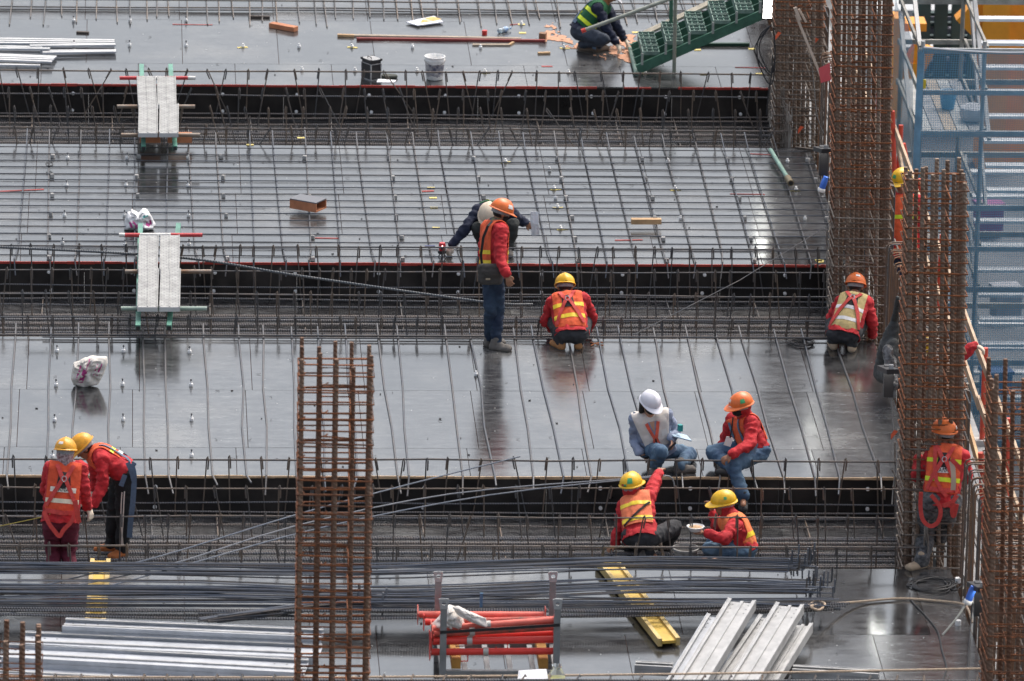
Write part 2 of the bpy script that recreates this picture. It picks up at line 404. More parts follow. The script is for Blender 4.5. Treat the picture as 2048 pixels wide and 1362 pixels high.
# slab mesh on deck 2
ym, yM = GY(527.5), GY(293)
mesh2 = thing('slab_mesh', (0, (ym+yM)/2, 0), 'square steel slab mesh on white spacer blocks across the middle deck', 'rebar mesh')
ZM = 0.05
LY = []
py = 299.0
pys = [299, 312, 325, 338, 352, 364, 377, 390, 403, 416, 429, 443, 457, 471, 486, 500, 514]
for p in pys:
    Y = GY(p, ZM); LY.append(Y)
    xs = [XL+(XE-0.02-XL)*j/8 for j in range(9)]
    bar('long_bar', [(xx, Y+U(-.012, .012), ZM+U(-.003, .003)) for xx in xs], 0.0072, STEELB, mesh2)
TX = []
x = G(44, 345, ZM).x; stepx = (G(668, 345, ZM).x-x)/11
i = -3
while True:
    xx = x+i*stepx+U(-.012, .012); i += 1
    if xx > XE-0.03: break
    if xx < XL: continue
    sk = U(-.04, .04); over = U(0.42, 0.62); back = U(.3, .5)
    inside = xx < XS-0.05
    pts = [(xx+sk, yM+(back if inside else -.1), ZM+U(.0, .05)), (xx+sk, yM-0.3, ZM-0.014), (xx, ym+0.5, ZM-0.014)]
    if inside: pts += [(xx-sk, ym-0.05, ZM-0.01), (xx-sk+U(-.03, .03), ym-0.16, ZM-0.17)]
    else: pts += [(xx-sk, ym+0.02, ZM-0.014)]
    m = MB(); m.tube(pts[:4], 0.0085, 6)
    if len(pts) > 4:
        m.cur = 1; m.tube(pts[3:], 0.0085, 6)
    m.build('cross_bar', [STEELB, STEELT], mesh2, True)
    TX.append(xx)
sp = MB().lathe([(0, .0), (.024, 0), (.029, .004), (.028, .045), (.022, .050), (0, .050)], (0, 0, 0), 4, Matrix.Rotation(PI/4, 3, 'Z')).mesh('spacer_block'); sp.materials.append(CONC)
for i, xx in enumerate(TX):
    for j, yy in enumerate(LY):
        if i % 3 == 1 and j % 3 == 1 and random.random() < 0.95:
            o = bpy.data.objects.new('spacer_block', sp); COL.objects.link(o); o.parent = mesh2
            o.location = Vector((xx+U(.0, .05), yy+U(-.03, .01), 0.0)) - ORI[mesh2]; o.rotation_euler = (0, 0, U(-.4, .4)); s = U(.95, 1.25); o.scale = (s, s, 1.0)

# cross bars laid on deck 3 (run from the middle trough to the near trough)
lay3 = thing('slab_bars', (0, GY(815), 0), 'row of single steel bars lying front to back on the wide near deck', 'rebar')
y0, y1 = GY(953.5), GY(677)
for p in (-40, 24, 98, 150, 219, 288, 333, 415, 484, 528, 586, 640, 700, 772, 803, 904, 960, 1042, 1090, 1153, 1220, 1266, 1329, 1399, 1461, 1515, 1580, 1632, 1703):
    xx = G(p, 781).x; sk = U(-.03, .03); w_ = U(-.02, .02)
    ov = U(.25, .45)
    pts = [(xx+sk, y1+ov, 0.03), (xx+sk, y1-.2, 0.012), (xx+w_, (y0+y1)/2+.6, 0.011), (xx-w_, (y0+y1)/2-.8, 0.011), (xx-sk, y0-.03, 0.013)]
    m = MB(); m.tube(pts, 0.0105, 6)
    if xx < XS-.05:
        m.cur = 1; m.tube([pts[-1], (xx-sk+U(-.05, .05), y0-U(.18, .26), 0.013-U(.02, .16))], 0.0105, 6)
    m.build('cross_bar', [STEELB, STEELT], lay3, True)
bar('edge_bar', [(XL+.6, y1-0.03, .03), (G(700, 680).x, y1-.02, .032), (XE-.1, y1-.03, .03)], .009, STEEL, lay3)
bar('edge_bar', [(G(85, 680).x, y1-0.11, .03), (G(1100, 680).x, y1-.12, .032)], .009, STEEL, lay3)

# bars at the far end of deck 1
lay1 = thing('slab_bars', (0, GY(20), 0), 'thin steel bars and short dowels along the top edge of the far deck', 'rebar')
for p, z in ((-4, .12), (5, .10), (20, .03), (24, .02)):
    Y = GY(p, z); xs = [XL+(XE-.1-XL)*j/8 for j in range(9)]
    bar('long_bar', [(xx, Y+U(-.02, .02), z+U(-.006, .006)) for xx in xs], .010, STEEL, lay1)
x = XL+.1; i = 0
while x < XE-.1:
    e = U(38, 58)
    bar('dowel', [(x, GY(-29)+.4, .12), (x, GY(12), .05), (x+U(-.02, .02), GY(e), .012)], .0085, STEEL, lay1, 5); x += U(.12, .30); i += 1

# anchors on the decks
def pin(px, py, d, yellow=False, tip=True):
    p = G(px, py)
    m = MB().lathe([(.019, 0), (.019, .012), (.024, .014), (.022, .03), (.013, .036), (.013, .052), (0, .053)], p, 10)
    o = m.build('anchor', WHITEP, d, True)
    if tip: MB().lathe([(.009, .05), (.009, .082), (0, .083)], p, 8).build('anchor_tip', mat('anchor_tip', (.2, .2, .21), .5, .5), o, True)
    if yellow: MB().box(p+Vector((U(-.02, .02), 0, .0035)), (.13, .05, .003), U(-.3, .3)).build('tape_patch', YTAPE, d)
for p in ((114, 704), (247, 704), (379, 706), (112, 772), (245, 771), (382, 772), (109, 842), (246, 841), (383, 841), (383, 913), (105, 915), (952, 751)): pin(*p, deck3, tip=p[0] < 500)
for p in ((135, 318), (254, 318), (376, 318), (133, 373), (252, 373), (376, 374), (129, 433), (249, 433), (377, 433), (125, 488), (250, 492), (378, 491)): pin(*p, deck2)
for p in ((147, 43), (260, 43), (372, 43), (259, 92), (372, 93), (148, 92)): pin(*p, deck1)
for i, p in enumerate(((704, 95), (825, 96), (961, 97), (1128, 97), (710, 143), (834, 143), (970, 146), (1137, 147), (598, 95), (486, 95), (604, 142), (1043, 50), (1290, 147))): pin(*p, deck1, i % 3 == 0, False)
for i, p in enumerate(((1011, 325), (1099, 342), (1108, 379), (1111, 398), (1115, 416), (1336, 325), (1350, 380), (1361, 439), (1121, 459), (1575, 325), (1592, 381), (1610, 440))): pin(*p, deck2, i % 2 == 0, False)
def tape(px, py, w_, h_, d, rz=0.0, m_=None, z=.0035):
    p = G(px, py); MB().box(p+Vector((0, 0, z)), (w_, h_, .003), rz).build('tape_patch', m_ or YTAPE, d)
for p in ((866, 396), (868, 416), (872, 456), (862, 376), (1640, 522), (602, 276), (500, 290)): tape(*p, .09, .06, deck2)
tape(1638, 522, .07, .14, deck2, .2)
for p in ((1504, 98), (1395, 100), (1407, 149), (1518, 148), (1271, 65), (1045, 66), (1043, 49)): tape(*p, .09, .07, deck1)
for p in ((1478, 573),): pass
REDP = mat('red_marker_paint', (.32, .035, .03), .6, var=.3, vscale=9)
def streak(px0, py0, px1, py1, w_, d, m_=REDP):
    a, b_ = G(px0, py0), G(px1, py1); dd = (b_-a)
    MB().box((a+b_)/2+Vector((0, 0, .0032)), (dd.length, w_, .0024), math.atan2(dd.y, dd.x)).build('paint_mark', m_, d)
streak(842, 383, 868, 382, .05, deck2); streak(1230, 481, 1285, 480, .04, deck2); streak(1460, 388, 1530, 389, .025, deck2); streak(620, 476, 677, 477, .03, deck2)
streak(0, 383, 88, 379, .04, deck2); streak(1500, 308, 1545, 310, .03, deck2)
streak(1020, 50, 1040, 48, .03, deck1); streak(345, 49, 425, 50, .03, deck1); streak(1470, 135, 1530, 136, .03, deck1); streak(1083, 133, 1105, 133, .05, deck1)

# ------------------------------------------------------------------ column cages
def column(name, cx, cy, w_, d_, z0, z1, nx, ny, tie, vm, tm, label, zfix=None, r=.0145, tr=.007, jit=.12, inner=True, lean=(0, 0)):
    root = thing(name, (cx, cy, z0), label, 'rebar column', 'column reinforcement cages')
    pos = []
    for i in range(nx):
        fx = -w_/2 + w_*i/(nx-1)
        pos += [(fx, -d_/2), (fx, d_/2)]
    for j in range(1, ny-1):
        fy = -d_/2 + d_*j/(ny-1)
        pos += [(-w_/2, fy), (w_/2, fy)]
    for (x, y) in pos:
        t = z1 + U(-jit, jit)
        bx, by = U(-.012, .012), U(-.012, .012)
        bar('main_bar', [(cx+x+bx, cy+y+by, z0), (cx+x+lean[0]*(t-z0)/2+bx*.3, cy+y+lean[1]*(t-z0)/2, (z0+t)/2), (cx+x+lean[0]*(t-z0)+U(-.008, .008), cy+y+lean[1]*(t-z0), t)], r, vm, root, 7)
    z = z0+.05; i = 0
    while z < z1-.12:
        l = (lean[0]*(z-z0), lean[1]*(z-z0))
        o = .012+r
        tm_ = tm if not isinstance(tm, tuple) else (tm[0] if z < tm[2]+U(-.3, .3) else tm[1])
        def loop(xa, xb, ya, yb, dz, hook):
            dzs = [U(-.01, .01) for _ in range(4)]
            P = [(xa, ya), (xb, ya), (xb, yb), (xa, yb)]
            pts = [(cx+l[0]+P[q % 4][0], cy+l[1]+P[q % 4][1], z+dz+dzs[q % 4]) for q in range(4)]
            a = pts[0]
            pts = [(a[0]+.06, a[1]+.06, a[2]+.015), (a[0]+.012, a[1]-.0, a[2]+.012)] + [pts[1], pts[2], pts[3], (a[0], a[1]+.02, a[2]), (a[0]+.05, a[1]+.07, a[2]-.005)]
            bar('tie', pts, tr, tm_, root, 5)
        loop(-w_/2-o, w_/2+o, -d_/2-o, d_/2+o, 0, 1)
        if inner:
            if i % 4 == 1 or (inner == 2 and i % 2): loop(-w_/2-o, w_/2+o, -d_/6-o, d_/6+o, tie*.45, 1)
            elif i % 2 == 0: loop(-w_/6-o, w_/6+o, -d_/2-o, d_/2+o, tie*.45, 1)
        z += tie*U(.86, 1.14); i += 1
    return root
# free standing column in the foreground (its base is in the nearest trough, below the picture)
YC = GY(1550)
c0 = VY(664, 1340, YC)
column('column_cage', c0.x, YC, .62, .5, -.44, VY(664, 700, YC).z, 5, 4, .125, RUSTV, RUSTT, 'rusty orange column cage standing alone in the left foreground', inner=2, tr=.0085, jit=.10, r=.0195)
pE = VY(22, 1340, GY(1590))
column('column_cage', pE.x-.05, GY(1590), .60, .5, -.44, VY(22, 1262, GY(1590)).z, 5, 4, .12, RUSTV, RUSTT, 'short rusty column stub cut off by the bottom left corner', jit=.05, r=.024)
def right_col(kk, py_base, px0, px1, top, label, vm, tm, d_=.62, r=.0225, nx=6, ny=4, tie=.115, jit=.1):
    Y = GY(py_base); a, b_ = VY(px0, py_base, Y), VY(px1, py_base, Y)
    return column('column_cage', (a.x+b_.x)/2, Y+.2, b_.x-a.x, d_, -.44, top, nx, ny, tie, vm, tm, label, r=r, tr=.0088, jit=jit, lean=(-.022, 0))
COLC = right_col(3, 1115, 1812, 1918, 4.05, 'rusty column cage rising beside the orange helmet man with harness at right', BROWNV, (GREYT, RUSTT, 1.2))
COLB = right_col(2, 650, 1672, 1772, 4.1, 'tall rusty column cage behind the squatting man in beige vest', BROWNV, (GREYT, RUSTT, 1.3))
COLA = right_col(1, 270, 1556, 1642, 4.1, 'farthest column cage, grey with cement, beside the white work light', BROWNV, (GREYT, RUSTT, 1.5), d_=.6)
YD = GY(1520)
aD = VY(1985, 1340, YD)
column('column_cage', aD.x+.33, YD+.2, .66, .6, -.44, VY(1990, 770, YD).z, 5, 5, .12, RUSTV, RUSTT, 'rusty column cage cut by the lower right picture edge', jit=.14, r=.022, lean=(-.022, 0))

# caked rib lath stop ends at the trough ends
for k, (pa, pb, wd, lab) in {1: (150, 300, .42, 'cement caked rib lath stop end at the farthest trough'), 2: (500, 672, .40, 'cement caked rib lath stop end beside the beige vest man'), 3: (870, 1135, .42, 'cement caked rib lath stop end below the right hand column')}.items():
    yn, yf = GY(NEAR[k])+.02, GY(FAR[k])-.02
    root = thing('stop_end', (XS, (yn+yf)/2, ZB), lab, 'lath screen')
    m = MB(); nz, ny_ = 26, 40; top = .46
    vs = []; fs = []
    for j in range(nz+1):
        for i in range(ny_+1):
            y = yn+(yf-yn)*i/ny_; z = ZB+.02+(top-ZB)*j/nz
            vs.append((XS+.012*noise.noise((y*9, z*9, k))+(.018 if i % 4 < 2 else 0)-.06*((j/nz)**2)*max(0, noise.noise((y*2, 0, k+4))), y, z+U(-.01, .01)*(j == nz)*6))
    for j in range(nz):
        for i in range(ny_):
            if noise.noise((vs[j*(ny_+1)+i][1]*7, vs[j*(ny_+1)+i][2]*7, 3.1)) > (.42 if j < nz*.6 else .15): continue
            q = j*(ny_+1)+i; fs.append((q, q+1, q+ny_+2, q+ny_+1))
    m.add(vs, fs); s_ = m.build('lath', LATH, root)
    md = s_.modifiers.new('t', 'SOLIDIFY'); md.thickness = .006
    for i in range(11):
        y = yn+.06+(yf-yn-.1)*i/10
        bar('rib', [(XS-.012+U(-.01, .01), y, ZB+.02), (XS-.03+U(-.02, .02), y+U(-.04, .04), top+U(-.1, .16))], .009, LATH, root, 5)
    for i in range(14):      # protruding cut ends
        y = U(yn, yf); z = U(ZB+.1, top)
        bar('cut_end', [(XS-.02, y, z), (XS-.02-U(.03, .09), y+U(-.03, .03), z+U(.05, .16))], .007, LATH, root, 5)
# edge wall cage: tall closed loops between the columns
HW = 1.30
def edge_wall(pa, pb, label):
    ya, yb = GY(pb), GY(pa)
    root = thing('wall_cage', (XE+.2, (ya+yb)/2, -.3), label, 'rebar cage', 'edge wall cages')
    y = ya; x0, x1 = XE+.05, XE+.36
    while y < yb:
        dz = U(-.02, .02); wv = U(-.012, .012); R_ = .05
        pts = [(x0+wv, y, -.4), (x0+wv, y+U(-.01, .01), HW-R_+dz), (x0+.015+wv, y, HW-.012+dz), (x0+R_+wv, y, HW+dz), (x1-R_, y+U(-.02, .02), HW+dz), (x1-.015, y, HW-.012+dz), (x1, y, HW-R_+dz), (x1, y, -.4)]
        bar('loop_bar', pts, .0085, RUSTW if random.random() < .7 else STEEL, root, 5)
        y += .105*U(.8, 1.2)
    for z in (-.2, .05, .3, .55, .8, 1.02, 1.2):
        for xx in (x0+.017, x1-.017):
            bar('long_bar', [(xx, ya-.1, z+U(-.01, .01)), (xx, (ya+yb)/2, z+U(-.02, .02)), (xx, yb+.1, z+U(-.01, .01))], .009, STEEL, root, 5)
    for xx in (x0+.1, x0+.2):
        bar('long_bar', [(xx, ya-.1, HW-.035), (xx, (ya+yb)/2, HW-.04), (xx, yb+.1, HW-.035)], .012, STEEL, root, 6)
    return root
RUSTW = rebar_material('wall_loop_rust', (0.14, 0.095, 0.07), (0.26, 0.14, 0.075), .7, .2, rib=0)
edge_wall(-90, 215, 'far run of edge wall loops behind the red sheet')
edge_wall(305, 590, 'middle far run of edge wall loops left of the hidden yellow helmet')
edge_wall(700, 1020, 'long brown run of edge wall loops where the grey bag hangs')
edge_wall(1160, 1465, 'near run of edge wall loops right of the man with harness')
# front edge cage whose bar tips just show along the bottom of the picture
fr = thing('edge_cage', (0, GY(1473)-.1, ZB), 'dark row of stirrup tips along the bottom edge of the picture', 'rebar cage')
Yq = GY(1470); zq = VY(1024, 1362, Yq).z
bar('long_bar', [(XL+(XE-XL)*j/8, Yq, zq-.0+U(-.004, .004)) for j in range(9)], .02, STEELX, fr)
bar('long_bar', [(XL+(XE-XL)*j/8, Yq-.06, zq-.03) for j in range(9)], .02, STEELX, fr)
x = XL
while x < XE:
    bar('stirrup_leg', [(x, Yq-.02, ZB), (x+U(-.02, .02), Yq-.02, zq+.02), (x+.02, Yq+.03, zq+.05), (x+.03, Yq+.07, zq+.02)], .0095, STEEL, fr, 5); x += .26*U(.8, 1.2)
# ================================================================== THINGS LYING AND STANDING ON THE DECKS
def plank_material():
    m = bpy.data.materials.new('perforated_steel_plank'); m.use_nodes = True
    N = m.node_tree.nodes; L = m.node_tree.links; b = N['Principled BSDF']
    geo = N.new('ShaderNodeNewGeometry'); sx = N.new('ShaderNodeSeparateXYZ'); L.new(geo.outputs['Position'], sx.inputs[0])
    def wave(o, f, ph=0):
        a = N.new('ShaderNodeMath'); a.operation = 'MULTIPLY_ADD'; a.inputs[1].default_value = f*2*PI; a.inputs[2].default_value = ph; L.new(o, a.inputs[0])
        s_ = N.new('ShaderNodeMath'); s_.operation = 'SINE'; L.new(a.outputs[0], s_.inputs[0]); return s_.outputs[0]
    p = N.new('ShaderNodeMath'); p.operation = 'MULTIPLY'; L.new(wave(sx.outputs[0], 16), p.inputs[0]); L.new(wave(sx.outputs[1], 9), p.inputs[1])
    g = N.new('ShaderNodeMath'); g.operation = 'GREATER_THAN'; g.inputs[1].default_value = .72; L.new(p.outputs[0], g.inputs[0])
    no = N.new('ShaderNodeTexNoise'); no.inputs['Scale'].default_value = 7; no.inputs['Detail'].default_value = 7; no.inputs['Roughness'].default_value = .7; L.new(geo.outputs['Position'], no.inputs['Vector'])
    rp = N.new('ShaderNodeValToRGB'); e = rp.color_ramp.elements; e[0].position = .35; e[1].position = .62; e[0].color = (.22, .22, .21, 1); e[1].color = (.39, .39, .375, 1); L.new(no.outputs['Fac'], rp.inputs['Fac'])
    mx = N.new('ShaderNodeMix'); mx.data_type = 'RGBA'; L.new(g.outputs[0], mx.inputs[0]); L.new(rp.outputs[0], mx.inputs[6]); mx.inputs[7].default_value = (.17, .17, .17, 1)
    L.new(mx.outputs[2], b.inputs['Base Color']); b.inputs['Roughness'].default_value = .55; b.inputs['Metallic'].default_value = .15
    return m
PLANK = plank_material()
GREENP = mat('green_painted_steel', (.10, .27, .20), .5, var=.3, vscale=9)
RAWPIPE = mat('raw_pipe', (.30, .27, .23), .55, .3, col2=(.24, .13, .07), vscale=6)
REDPIPE = mat('red_painted_pipe', (.55, .05, .055), .45, var=.2, vscale=8)
WHITEPIPE = mat('white_painted_pipe', (.68, .66, .62), .5, var=.2, vscale=8)
WOOD = mat('pale_timber', (.52, .33, .17), .75, var=.25, vscale=6, bump=.3, bscale=40)
WOODO = mat('orange_timber', (.48, .19, .09), .75, var=.2, vscale=7)
WOODY = mat('yellow_timber', (.60, .40, .075), .6, var=.18, vscale=6, bump=.2, bscale=40)
ALU = mat('mill_aluminium', (.44, .46, .49), .6, .05, var=.16, vscale=4, rvar=.1)
ALU2 = mat('dull_aluminium', (.40, .40, .395), .55, .2, var=.2, vscale=5, rvar=.1)
ALU3 = mat('pale_aluminium', (.58, .575, .56), .6, .05, var=.14, vscale=3)
BLK = mat('black_plastic', (.018, .018, .02), .45, var=.2, vscale=9)
BAGW = mat('woven_bag', (.72, .67, .60), .8, var=.15, vscale=10, bump=.5, bscale=18)
BAGP = mat('white_plastic_bag', (.82, .81, .80), .5, var=.1, vscale=10, bump=.5, bscale=14)
PINK = mat('magenta_print', (.52, .06, .26), .7, var=.2, vscale=20)
PAPER = mat('paper', (.88, .88, .90), .8, var=.06, vscale=9)
ROPE = mat('hemp_rope', (.55, .42, .30), .9, var=.25, vscale=60, bump=.8, bscale=120)
CABLE = mat('black_cable', (.022, .022, .024), .5)

def ramp(label, tubes, pipes, planks, blocks=()):
    """planks on cross pipes on two green square tubes, bridging a beam trough"""
    (xa0, ya0, xa1, ya1), (xb0, yb0, xb1, yb1) = tubes
    base = G((xa0+xb1)/2, (ya0+ya1)/2, 0)
    root = thing('walkway_ramp', (base.x, base.y, .2), label, 'ramp', 'steel plank ramps across the troughs')
    zt = .255
    for t in tubes:
        a, b_ = G(t[0], t[1], zt), G(t[2], t[3], zt)
        a.z = b_.z = zt; m = MB().beam(a, b_, .055, .055); o = m.build('support_tube', GREENP, root)
        MB().box(b_+Vector((0, -.0285, 0)), (.044, .003, .044)).build('tube_mouth', BLK, o)
    for (x0, x1, y, seg) in pipes:
        z = zt+.0275+.024
        a, b_ = G(x0, y, z), G(x1, y, z); b_.y = a.y + (b_.y-a.y)*1.0
        if seg == 'red':
            ks = (0, .07, .25, .42, .62, 1.0); cs = (WHITEPIPE, REDPIPE, WHITEPIPE, WHITEPIPE, REDPIPE) if x0 == 238 else (REDPIPE, REDPIPE, WHITEPIPE, REDPIPE, WHITEPIPE)
            if x0 != 238: ks = (0, .22, .32, .60, .9, 1.0)
            for i in range(5):
                p, q = a.lerp(b_, ks[i]), a.lerp(b_, ks[i+1]); MB().tube([p, q], .024, 10).build('cross_pipe', cs[i], root, True)
        else: MB().tube([a, b_], .024, 10).build('cross_pipe', RAWPIPE if seg == 'raw' else seg, root, True)
    for (xl, xr, y0, y1, xl2, xr2) in planks:
        z = zt+.0275+.048+.022 + (0.055 if y0 in (208, 538) else 0)
        for q in range(2):
            f0, f1 = (0, .485) if q == 0 else (.515, 1)
            a0 = G(xl+(xr-xl)*(f0+f1)/2, y0, z+.02); b0 = G(xl2+(xr2-xl2)*(f0+f1)/2, y1, z+.02)
            w_ = (G(xr, y0, z).x-G(xl, y0, z).x)*.48
            a0.z = b0.z = z
            o = MB().beam(a0, b0, w_, .045).build('steel_plank', PLANK, root)
            d = (b0-a0).normalized(); s_ = Vector((w_/2-.008, 0, 0))
            MB().beam(a0+Vector((0, 0, .024)), b0+Vector((0, 0, .024)), .012, .012).build('seam_rib', PLANK, o)
            for sg in (-1, 1): MB().beam(a0+s_*sg+Vector((0, 0, .026)), b0+s_*sg+Vector((0, 0, .026)), .010, .012).build('edge_rib', PLANK, o)
            MB().box(b0+Vector((0, -.006, -.004)), (w_-.004, .012, .052)).build('end_cap', ALU3, o)
    return root
ramp('worn white plank ramp over the farthest trough, resting on two orange wood blocks',
     ((283, 132, 287, 296), (341, 132, 350, 296)),
     ((239, 391, 156, 'red'), (234, 390, 213, 'raw'), (242, 400, 270, RAWPIPE)),
     ((273, 352, 153, 209, 277, 352), (277, 358, 208, 266, 276, 357)))
for x0, x1, lab in ((279, 321, 'orange wood block under the left tube of the far ramp'), (335, 384, 'orange wood block under the right tube of the far ramp')):
    a, b_ = G(x0, 299), G(x1, 299)
    tag(MB().box(((a.x+b_.x)/2, a.y+.08, .13), (b_.x-a.x, .14, .10)).build('wood_block', WOODO), lab, 'wood block')
ramp('white plank ramp in the middle trough with a red and white pipe and green feet',
     ((281, 450, 276, 655), (357, 450, 338, 655)),
     ((238, 405, 470, 'red'), (250, 423, 543, 'raw'), (242, 414, 617, mat('green_white_pipe', (.36, .42, .36), .5, col2=(.22, .33, .27), vscale=7))),
     ((278, 360, 471, 540, 275, 359), (277, 362, 538, 614, 274, 360)))

def crumple(name, px0, py0, px1, py1, label, m_, cat, seed, depth=.16, prints=(), ears=False, z=.0, deckp=None):
    """soft crumpled sack: lumpy closed hull with folds"""
    base = G((px0+px1)/2, py1-4, z); Y = base.y
    tl = VY((px0+px1)/2, py0, Y); wd = (VY(px1, py1, Y)-VY(px0, py1, Y)).x; ht = (tl.z-z)
    bm = bmesh.new(); bmesh.ops.create_icosphere(bm, subdivisions=5, radius=1)
    for v in bm.verts:
        p = v.co.copy()
        n1 = noise.noise(p*1.6+Vector((seed, 0, 0))); n2 = abs(noise.noise(p*2.6+Vector((0, seed, 0)))); n3 = abs(noise.noise(p*7+Vector((0, 0, seed))))
        q = p*(1+.20*n1-.20*n2-.07*n3)
        zz = q.z
        if ears: zz += .38*max(0, abs(p.x)-.35)*max(0, p.z+.2)*2.2-.25*max(0, p.z)*(1-min(1, abs(p.x)*2))
        fl = max(zz, -.75)
        v.co = Vector((q.x*wd/2*1.05+(.12*wd*zz if not ears else 0), q.y*depth*1.0, (fl+.75)/1.72*ht))
    me = bpy.data.meshes.new(name); bm.to_mesh(me); bm.free()
    o = link(name, me, m_, None, True); o.location = base; ORI[o] = base.copy(); tag(o, label, cat)
    bvh = BVHTree.FromPolygons([v.co for v in me.vertices], [tuple(p.vertices) for p in me.polygons])
    for (u, v_, w_, h_, rot, pm) in prints:
        g = MB(); nu, nv = 8, 6; vs = []; ok = True
        for j in range(nv+1):
            for i in range(nu+1):
                a, b_ = (i/nu-.5)*w_, (j/nv-.5)*h_
                x = u+a*math.cos(rot)-b_*math.sin(rot); zz = v_+a*math.sin(rot)+b_*math.cos(rot)
                h = bvh.ray_cast(Vector((x*wd, -2, zz*ht)), Vector((0, 1, 0)))
                if h[0] is None: ok = False; break
                vs.append(h[0]+Vector((0, -.003, 0))+base)
            if not ok: break
        if not ok: continue
        fs = [(j*(nu+1)+i, j*(nu+1)+i+1, (j+1)*(nu+1)+i+1, (j+1)*(nu+1)+i) for j in range(nv) for i in range(nu)]
        g.add(vs, fs); g.build('print', pm, o)
    return o
def sack(name, poly, label, m_, cat, seed, depth, Y=None, z=0.0, prints=()):
    """soft sack whose folds run from its corners; outline radius around the middle, real depth"""
    cx_ = sum(p[0] for p in poly)/len(poly); by = max(p[1] for p in poly); cy_ = sum(p[1] for p in poly)/len(poly)
    base = G(cx_, by-3, z) if Y is None else VY(cx_, by, Y)
    Yc = base.y
    W_ = [VY(x, y, Yc) for x, y in poly]; C_ = VY(cx_, cy_, Yc)
    ang = sorted((math.atan2(p.z-C_.z, p.x-C_.x), (p-C_).length, p) for p in W_) if False else sorted([(math.atan2(p.z-C_.z, p.x-C_.x), p) for p in W_], key=lambda q: q[0])
    def rad(a):
        n = len(ang)
        for k in range(n):
            a0, p0 = ang[k]; a1, p1 = ang[(k+1) % n]
            if k == n-1: a1 += 2*PI
            aa = a if a >= ang[0][0] else a+2*PI
            if a0 <= aa <= a1:
                d = Vector((math.cos(a), 0, math.sin(a))); e = p1-p0; o = p0-C_
                den = d.x*e.z-d.z*e.x
                return abs((o.x*e.z-o.z*e.x)/den) if abs(den) > 1e-9 else o.length
        return .1
    bm = bmesh.new(); bmesh.ops.create_icosphere(bm, subdivisions=5, radius=1)
    for v in bm.verts:
        p = v.co.copy(); a = math.atan2(p.z, p.x); rr = min(1, math.hypot(p.x, p.z)); R_ = rad(a)
        rr2 = rr**.75
        fold = abs(noise.noise((math.cos(a)*2.2+seed, math.sin(a)*2.2, rr*.8+seed)))
        f2 = abs(noise.noise((p.x*3.1+seed, p.z*3.1, p.y+seed)))
        dy = p.y*depth*(1.0-.9*fold-.35*f2)
        v.co = C_+Vector((math.cos(a)*R_*rr2, dy, math.sin(a)*R_*rr2))-base
    me = bpy.data.meshes.new(name); bm.to_mesh(me); bm.free()
    o = link(name, me, m_, None, True); o.location = base; ORI[o] = base.copy(); tag(o, label, cat)
    bvh = BVHTree.FromPolygons([v.co for v in me.vertices], [tuple(p.vertices) for p in me.polygons])
    for (px, py, w_, h_, rot, pm) in prints:
        c = VY(px, py, Yc)-base; vs = []; nu, nv = 6, 5; ok = True
        for j2 in range(nv+1):
            for i2 in range(nu+1):
                a, b2 = (i2/nu-.5)*w_, (j2/nv-.5)*h_
                h = bvh.ray_cast(Vector((c.x+a*math.cos(rot)-b2*math.sin(rot), -2, c.z+a*math.sin(rot)+b2*math.cos(rot))), Vector((0, 1, 0)))
                if h[0] is None: ok = False; break
                vs.append(h[0]+Vector((0, -.003, 0))+base)
            if not ok: break
        if ok: MB().add(vs, [(j2*(nu+1)+i2, j2*(nu+1)+i2+1, (j2+1)*(nu+1)+i2+1, (j2+1)*(nu+1)+i2) for j2 in range(nv) for i2 in range(nu)]).build('print', pm, o)
    return o
TEAL = mat('teal_print', (.10, .45, .42), .7)
sack('plastic_bag', [(248, 458), (249, 441), (255, 424), (260, 418), (269, 428), (276, 428), (286, 418), (294, 419), (304, 434), (311, 448), (308, 458), (280, 462)], 'knotted white carrier bag with purple print beside the ramp', BAGP, 'bag', 3.3, .17, prints=((262, 444, .03, .07, .4, PINK), (270, 441, .08, .02, -.7, PINK), (273, 448, .03, .05, .1, PINK), (296, 446, .05, .025, -.5, PINK), (301, 443, .02, .05, .2, PINK), (291, 428, .06, .025, .1, TEAL)))
sack('cement_sack', [(143, 746), (145, 735), (147, 726), (160, 721), (167, 717), (184, 712), (200, 713), (214, 713), (216, 724), (209, 744), (197, 768), (164, 775), (147, 770), (142, 758)], 'empty cream cement sack with pink print standing on the near deck', BAGW, 'sack', 8.2, .15,
     prints=((168, 723, .045, .11, -.35, PINK), (166, 748, .05, .17, -.35, PINK), (157, 741, .015, .15, -.35, PINK), (176, 724, .012, .11, -.35, PINK), (191, 736, .012, .14, -.35, PINK), (196, 742, .012, .12, -.35, PINK), (201, 731, .012, .10, -.35, PINK)))
# open plywood box
a, b_ = G(585, 432), G(648, 432); bx = thing('plywood_box', ((a.x+b_.x)/2, a.y+.1, .05), 'small open ended plywood box lying on the slab mesh', 'box')
cx, cy = (a.x+b_.x)/2, a.y+.15; M_ = Matrix.Rotation(math.radians(-32), 3, 'Z')
def bb(off, d): return MB().box(Vector((cx, cy, .115))+M_@Vector(off), d, M=M_)
bb((0, 0, -.053), (.36, .24, .014)).build('bottom_panel', WOODO, bx); bb((0, 0, .053), (.36, .24, .014)).build('top_panel', mat('grey_film', (.12, .12, .13), .3), bx)
bb((0, -.113, 0), (.36, .014, .092)).build('side_panel', WOODO, bx); bb((0, .113, 0), (.36, .014, .092)).build('side_panel', WOODO, bx)
bb((-.173, 0, 0), (.014, .21, .092)).build('end_panel', WOODO, bx)

